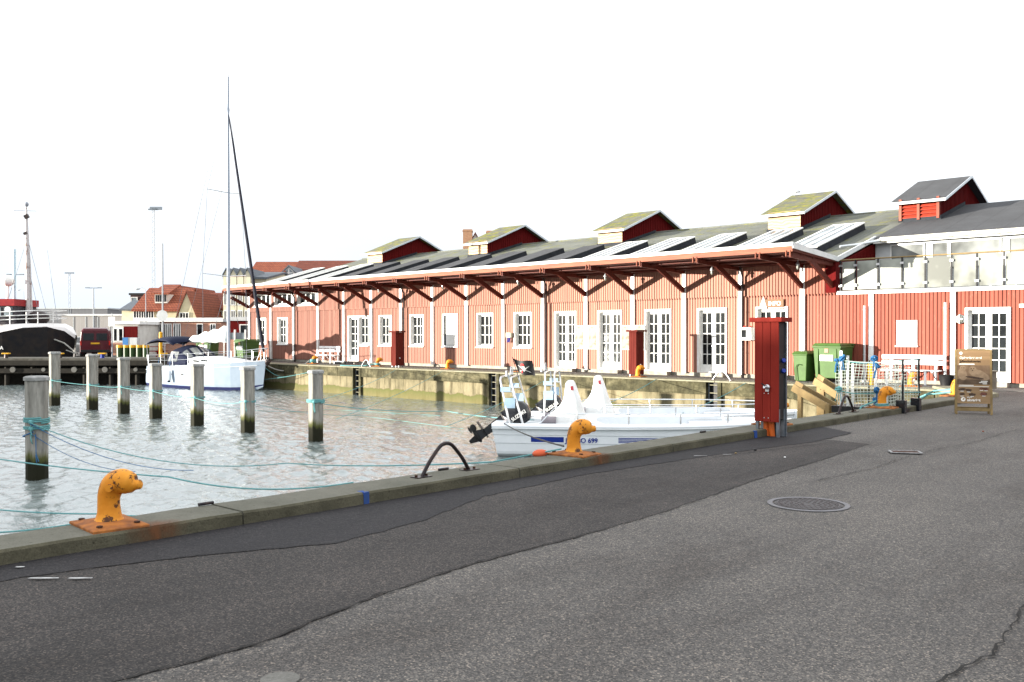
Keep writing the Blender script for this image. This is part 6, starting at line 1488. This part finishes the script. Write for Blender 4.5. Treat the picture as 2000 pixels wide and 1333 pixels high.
def hwin(t, x0, x1, z0, z1, y=-.04, cols=2, rows=1, fr='white', gl='glass'):
    b = MB(); f_ = .06
    b.box(x0-f_, x0, y-.03, y+.06, z0-f_, z1+f_); b.box(x1, x1+f_, y-.03, y+.06, z0-f_, z1+f_); b.box(x0, x1, y-.03, y+.06, z1, z1+f_); b.box(x0, x1, y-.03, y+.06, z0-f_, z0)
    for i in range(1, cols): x = x0+(x1-x0)*i/cols; b.box(x-.03, x+.03, y-.02, y+.05, z0, z1)
    for i in range(1, rows): z = z0+(z1-z0)*i/rows; b.box(x0, x1, y-.018, y+.048, z-.025, z+.025)
    W_ = b.build('window', M[fr], t); b = MB(); b.box(x0+.001, x1-.001, y+.01, y+.038, z0+.001, z1-.001); b.build('pane', M[gl], W_); return W_
def P2(t, w_, px0, s_, px): return -w_/2+(px-px0)*s_
M['slate'] = pm('blue grey slate', (.10,.115,.13), (.07,.08,.095), 4, .6); M['whitewall'] = pm('white rendered wall', (.62,.60,.55), (.52,.50,.45), 2, .8)
M['yellowwall'] = pm('pale yellow rendered wall', (.55,.50,.34), (.48,.43,.28), 2, .8); M['greyshed'] = pm('grey metal cladding', (.17,.17,.175), (.14,.14,.145), 2, .6, sc=(8,8,.05)); M['concshed'] = pm('pale grey wall panels', (.34,.32,.30), (.29,.27,.25), 2, .8, sc=(4,4,.1))
M['darkwall'] = pm('dark brown boarding', (.06,.03,.03), (.04,.022,.022), 3, .7)
# low salmon brick quay building with tall window bays
t, w_, ze, s_ = house('brick_quay_house', 'long low salmon brick house with tall window groups behind the yacht', 268, 432, 629, 74, 7, M['brick'], M['pgrey'], flat=True, cat='building')
for a, c, n_ in ((270,287,4),(290,300,3),(303,315,3),(321,334,4),(340,352,4),(386,395,1),(412,420,2)):
    hwin(t, P2(t,w_,268,s_,a), P2(t,w_,268,s_,c), .9, CAM_H+(653.3-634)*s_, cols=n_)
b = MB(); b.box(-w_/2-.2, w_/2+.2, -.2, -.14, ze+.0, ze+.32); b.build('roof_edge', M['white'], t)
t, w_, ze, s_ = house('red_kiosk', 'small dark red and white hut left of the salmon brick house', 219, 270, 634, 70, 4, M['whitewall'], M['white'], flat=True, cat='hut')
b = MB(); b.box(P2(t,w_,219,s_,242), P2(t,w_,219,s_,269), -.05, -.005, .0, ze-.15); b.build('red_front', M['darkred'], t)
for a, c in ((223,229),(233,240)): hwin(t, P2(t,w_,219,s_,a), P2(t,w_,219,s_,c), 1.1, ze-.35, cols=1)
b = MB(); b.box(-w_/2, P2(t,w_,219,s_,241), -.03, -.004, 0, .95); b.build('brick_base', M['brick'], t)
# white roofed terrace part between brick house and warehouse
t, w_, ze, s_ = house('white_terrace_hut', 'low hut with white roof and dark red front at the left end of the warehouse', 448, 497, 627, 62, 5, M['darkred'], M['pgrey'], flat=True, cat='hut')
hwin(t, P2(t,w_,448,s_,470), P2(t,w_,448,s_,486), 1.35, ze-.3, cols=1)
b = MB(); b.box(-w_/2+.1, w_/2-.1, -1.6, -1.5, 0, 1.25); b.build('low_wall', M['brick'], t)
for k in range(3): b = MB(); x = -w_/2+.15+k*(w_-.3)/2; b.box(x-.05, x+.05, -1.65, -1.48, 0, 1.9); b.build('terrace_post', M['white'], t)
b = MB(); b.box(-w_/2+.15, w_/2-.15, -1.57, -1.53, 1.25, 1.7); b.build('glass_screen', M['glassroof'], t)
# tiled houses
M['tileA'] = M['tile']
t, w_, ze, s_ = house('dark_lookout_house', 'dark brown house with flat black roof and a white window left of the tiled houses', 255, 300, 577, 112, 5, M['darkwall'], M['black'], flat=True, cat='house')
hwin(t, P2(t,w_,255,s_,257), P2(t,w_,255,s_,268), CAM_H+(653.3-590)*s_, ze-.3, cols=1, gl='glassroof')
t, w_, ze, s_ = house('grey_roofed_house', 'low house with a grey sloping roof in front of the dark lookout', 238, 292, 606, 104, 7, M['cream'], M['slate'], 588, 'x')
t, w_, ze, s_ = house('tiled_house', 'pale house with steep orange tiled roof and a white dormer', 262, 350, 606, 96, 9, M['yellowwall'], M['tile'], 562, 'x', cat='house')
hwin(t, P2(t,w_,262,s_,262), P2(t,w_,262,s_,300), CAM_H+(653.3-622)*s_, ze-.15, cols=8)
b = MB(); dx0, dx1 = P2(t,w_,262,s_,296), P2(t,w_,262,s_,320); dzv = CAM_H+(653.3-592)*s_; b.box(dx0, dx1, .9, 4, dzv, dzv+.95); dm = b.build('dormer', M['whitewall'], t)
b = MB(); b.prism([(.6,dzv+.9),(4.2,dzv+2.0),(4.2,dzv+2.15),(.6,dzv+1.05)], dx0-.3, dx1+.3, 'x'); b.build('dormer_roof', M['tile'], dm)
b = MB()
for k in range(5): x = dx0+.08+(dx1-dx0-.1)*k/5; b.box(x, x+.16, .86, .895, dzv+.15, dzv+.85)
b.build('dormer_pane', M['glass'], dm)
t, w_, ze, s_ = house('tiled_house', 'narrow gabled house with orange tiled roof behind the pale dormer house', 328, 372, 604, 103, 12, M['whitewall'], M['tile'], 561, 'y')
t, w_, ze, s_ = house('yellow_gable_house', 'pale yellow gable front with green edged roof', 345, 385, 622, 90, 9, M['yellowwall'], M['tile2'], 571, 'y')
hwin(t, P2(t,w_,345,s_,352), P2(t,w_,345,s_,368), CAM_H+(653.3-622)*s_, CAM_H+(653.3-612)*s_, cols=3)
t, w_, ze, s_ = house('tiled_house', 'yellow walled house with a broad dull red tiled roof left of the yacht mast', 372, 470, 604, 98, 9, M['yellowwall'], M['tile2'], 572, 'x')
for a, c in ((390,396),(400,408),(416,422),(426,434)): hwin(t, P2(t,w_,372,s_,a), P2(t,w_,372,s_,c), CAM_H+(653.3-616)*s_, ze-.25, cols=2)
t, w_, ze, s_ = house('white_gable_annex', 'small white gabled annex in front of the broad tiled roof', 374, 390, 608, 93, 4, M['whitewall'], M['pgrey'], 597, 'y')
# row of narrow gables with blue grey roofs
M['paleplank'] = pm('pale yellow boarding', (.60,.56,.42), (.50,.46,.33), 3, .8, sc=(6,6,.1))
t, w_, ze, s_ = house('gabled_apartment_house', 'pale boarded apartment house with four narrow gables and blue grey roofs', 441, 520, 545, 88, 14, M['paleplank'], M['slate'], 526, 'x', cat='building')
for k in range(4):
    x0 = P2(t,w_,441,s_,442+k*13.5); x1 = x0+12*s_; za = CAM_H+(653.3-528)*s_; zb_ = CAM_H+(653.3-540)*s_
    b = MB(); b.prism([(x0,0),(x1,0),(x1,zb_),((x0+x1)/2,za),(x0,zb_)], -.9, 2, 'y'); gb = b.build('gable_bay', M['paleplank'], t)
    b = MB(); o_ = .1; xm = (x0+x1)/2; b.prism([(x0-o_,zb_-.1),(xm,za+.02),(x1+o_,zb_-.1),(x1+o_,zb_+.06),(xm,za+.18),(x0-o_,zb_+.06)], -1.0, 5, 'y'); b.build('bay_roof', M['slate'], gb)
    for z in (2.6, 4.4): hwin(gb, x0+.12, x1-.14, z, z+1.2, y=-.95, cols=2)
# big tiled roofs behind the warehouse
t, w_, ze, s_ = house('tiled_town_house', 'large house with hipped orange tiled roof and small white gabled dormer behind the warehouse', 470, 585, 566, 120, 16, M['whitewall'], M['tile'], 505, 'x', cat='house')
t2, w2, ze2, s2 = house('tiled_town_house', 'long dull red tiled roof behind the left end of the warehouse', 560, 720, 560, 116, 15, M['whitewall'], M['tile2'], 503, 'x', cat='house')
b = MB(); px = 560; x0 = P2(t2,w2,560,s2,562); x1 = P2(t2,w2,560,s2,583); zb_ = CAM_H+(653.3-560)*s2; za = CAM_H+(653.3-535)*s2; zc = CAM_H+(653.3-524)*s2
b.prism([(x0,zb_),(x1,zb_),(x1,za),((x0+x1)/2,zc),(x0,za)], -2.2, 4, 'y'); dm = b.build('dormer', M['white'], t2)
b = MB(); xm = (x0+x1)/2; b.prism([(x0-.2,za-.15),(xm,zc+.02),(x1+.2,za-.15),(x1+.2,za+.05),(xm,zc+.22),(x0-.2,za+.05)], -2.4, 6, 'y'); b.build('dormer_roof', M['slate'], dm)
b = MB()
for xa, xb_ in ((x0+.15,xm-.08),(xm+.08,x1-.15)): b.box(xa, xb_, -2.24, -2.205, zb_+.5, za-.1); b.add([(xa,-2.21,za+.02),(xb_,-2.21,za+.02),(xm+(.08 if xa > xm else -.08),-2.21,zc-.25)], [(0,1,2)])
b.build('dormer_pane', M['glassroof'], dm)
b = MB(); x = P2(t2,w2,560,s2,545); b.prism([(x,CAM_H+(653.3-566)*s2),(x+2.8,CAM_H+(653.3-566)*s2),(x+1.4,CAM_H+(653.3-532)*s2)], -3, 3, 'y'); b.build('pointed_roof', M['tile'], t2)
t, w_, ze, s_ = house('tiled_town_house', 'orange tiled roof peak behind the leftmost roof lantern', 735, 868, 560, 105, 14, M['whitewall'], M['tile'], 468, 'y', cat='house')
t, w_, ze, s_ = house('tiled_town_house', 'tiled roof with two brick chimneys behind the second roof lantern', 872, 985, 560, 100, 13, M['whitewall'], M['tile'], 457, 'y', cat='house')
for px, py0, py1, wpx, lb in ((913.5,449,490,18,''),(958,443,470,20,'')):
    x = P2(t,w_,872,s_,px); b = MB(); z1 = CAM_H+(653.3-py0)*s_; b.box(x-wpx*s_/2, x+wpx*s_/2, -.3 if px < 930 else 4, .8 if px < 930 else 5, ze, z1); ch = b.build('chimney', M['chimney'], t)
    b = MB(); b.box(x-wpx*s_/2-.05, x+wpx*s_/2+.05, -.35 if px < 930 else 3.95, .85 if px < 930 else 5.05, z1-.25, z1-.12); b.build('chimney_band', M['chimney'], ch)
t, w_, ze, s_ = house('tiled_town_house', 'low strip of red tiled ridge just above the mossy roof', 1095, 1180, 520, 92, 10, M['whitewall'], M['tile'], 468, 'x', cat='house')
# grey sheds
t, w_, ze, s_ = house('grey_shed', 'long flat grey industrial shed behind the fishing vessel', 62, 210, 604, 190, 20, M['greyshed'], M['pgrey'], flat=True, cat='shed')
t, w_, ze, s_ = house('pale_shed', 'lower pale grey shed with flat white roof edge behind the red van', 120, 262, 617, 150, 18, M['concshed'], M['white'], flat=True, cat='shed')
b = MB(); 
for k in range(1, 6): x = -w_/2+k*w_/6; b.box(x-.04, x+.04, -.05, -.002, 0, ze-.2)
b.build('panel_joint', M['pgrey'], t)
t, w_, ze, s_ = house('distant_hall', 'very distant pale hall on the horizon right of the grey shed', 205, 262, 606, 320, 20, M['pgrey'], M['pgrey'], flat=True, cat='hall')
for (px, lb) in ((14, 'dark low building roof behind the fishing vessel bow'),): pass
# low car roof and railing bits beside the van
q = g0(158, 697, 66); t = thing('parked_car', 'white car mostly hidden between the fishing vessel bow and the red van', 'car', q, YAW+R(100))
b = MB(); rg = []
for x, h_, w_ in ((0,.85,.75),(.1,1.0,.82),(.9,1.40,.84),(2.4,1.42,.84),(3.2,1.0,.84),(4.1,.85,.8),(4.2,.6,.72)): rg.append([(x,-w_,.3),(x,-w_*1.02,.75),(x,-w_*.78,h_),(x,w_*.78,h_),(x,w_*1.02,.75),(x,w_,.3)])
b.loft(rg); b.build('body', M['white'], t, bev=.03)
for s in (-1,1):
    for x in (.75,3.4): b = MB(); b.tube([(x,s*.6,.3),(x,s*.84,.3)], .3, 16); b.build('wheel', M['black'], t)
    b = MB(); b.add([(.9,s*.83,.85),(2.8,s*.84,.85),(2.3,s*.72,1.32),(1.1,s*.70,1.32)], [(0,1,2,3)]); b.build('side_window', M['glass'], t)
b = MB(); b.add([(.12,-.6,.98),(.12,.6,.98),(.82,.6,1.36),(.82,-.6,1.36)], [(0,1,2,3)]); o = b.build('rear_window', M['glass'], t); o.location = (-.02,0,.02)
q = g0(146, 640, 66)
# bollards on the timber pier edge
for i, (px, lb) in enumerate(((12,'low yellow bollard at the pier edge by the vessel lettering'),(117,'small yellow bollard on the pier right of the vessel bow'),(200,'low blue and yellow bollard on the pier in front of the van'),(322,'low yellow bollard on the pier beside the yacht stern'))):
    q = far(px, 700, 53.2); q.z = .22; t = thing('pier_bollard', lb, 'bollard', q, YAW, 'low bollards on the timber pier'); b = MB(); b.tube([(0,0,0),(0,0,.22)], [.12,.10], 10); b.build('post', M['darkmetal' if i != 2 else 'stripe'], t); b = MB(); b.box(-.22,.22,-.12,.12,.22,.30); b.build('cap', M['yellow'], t, bev=.03)
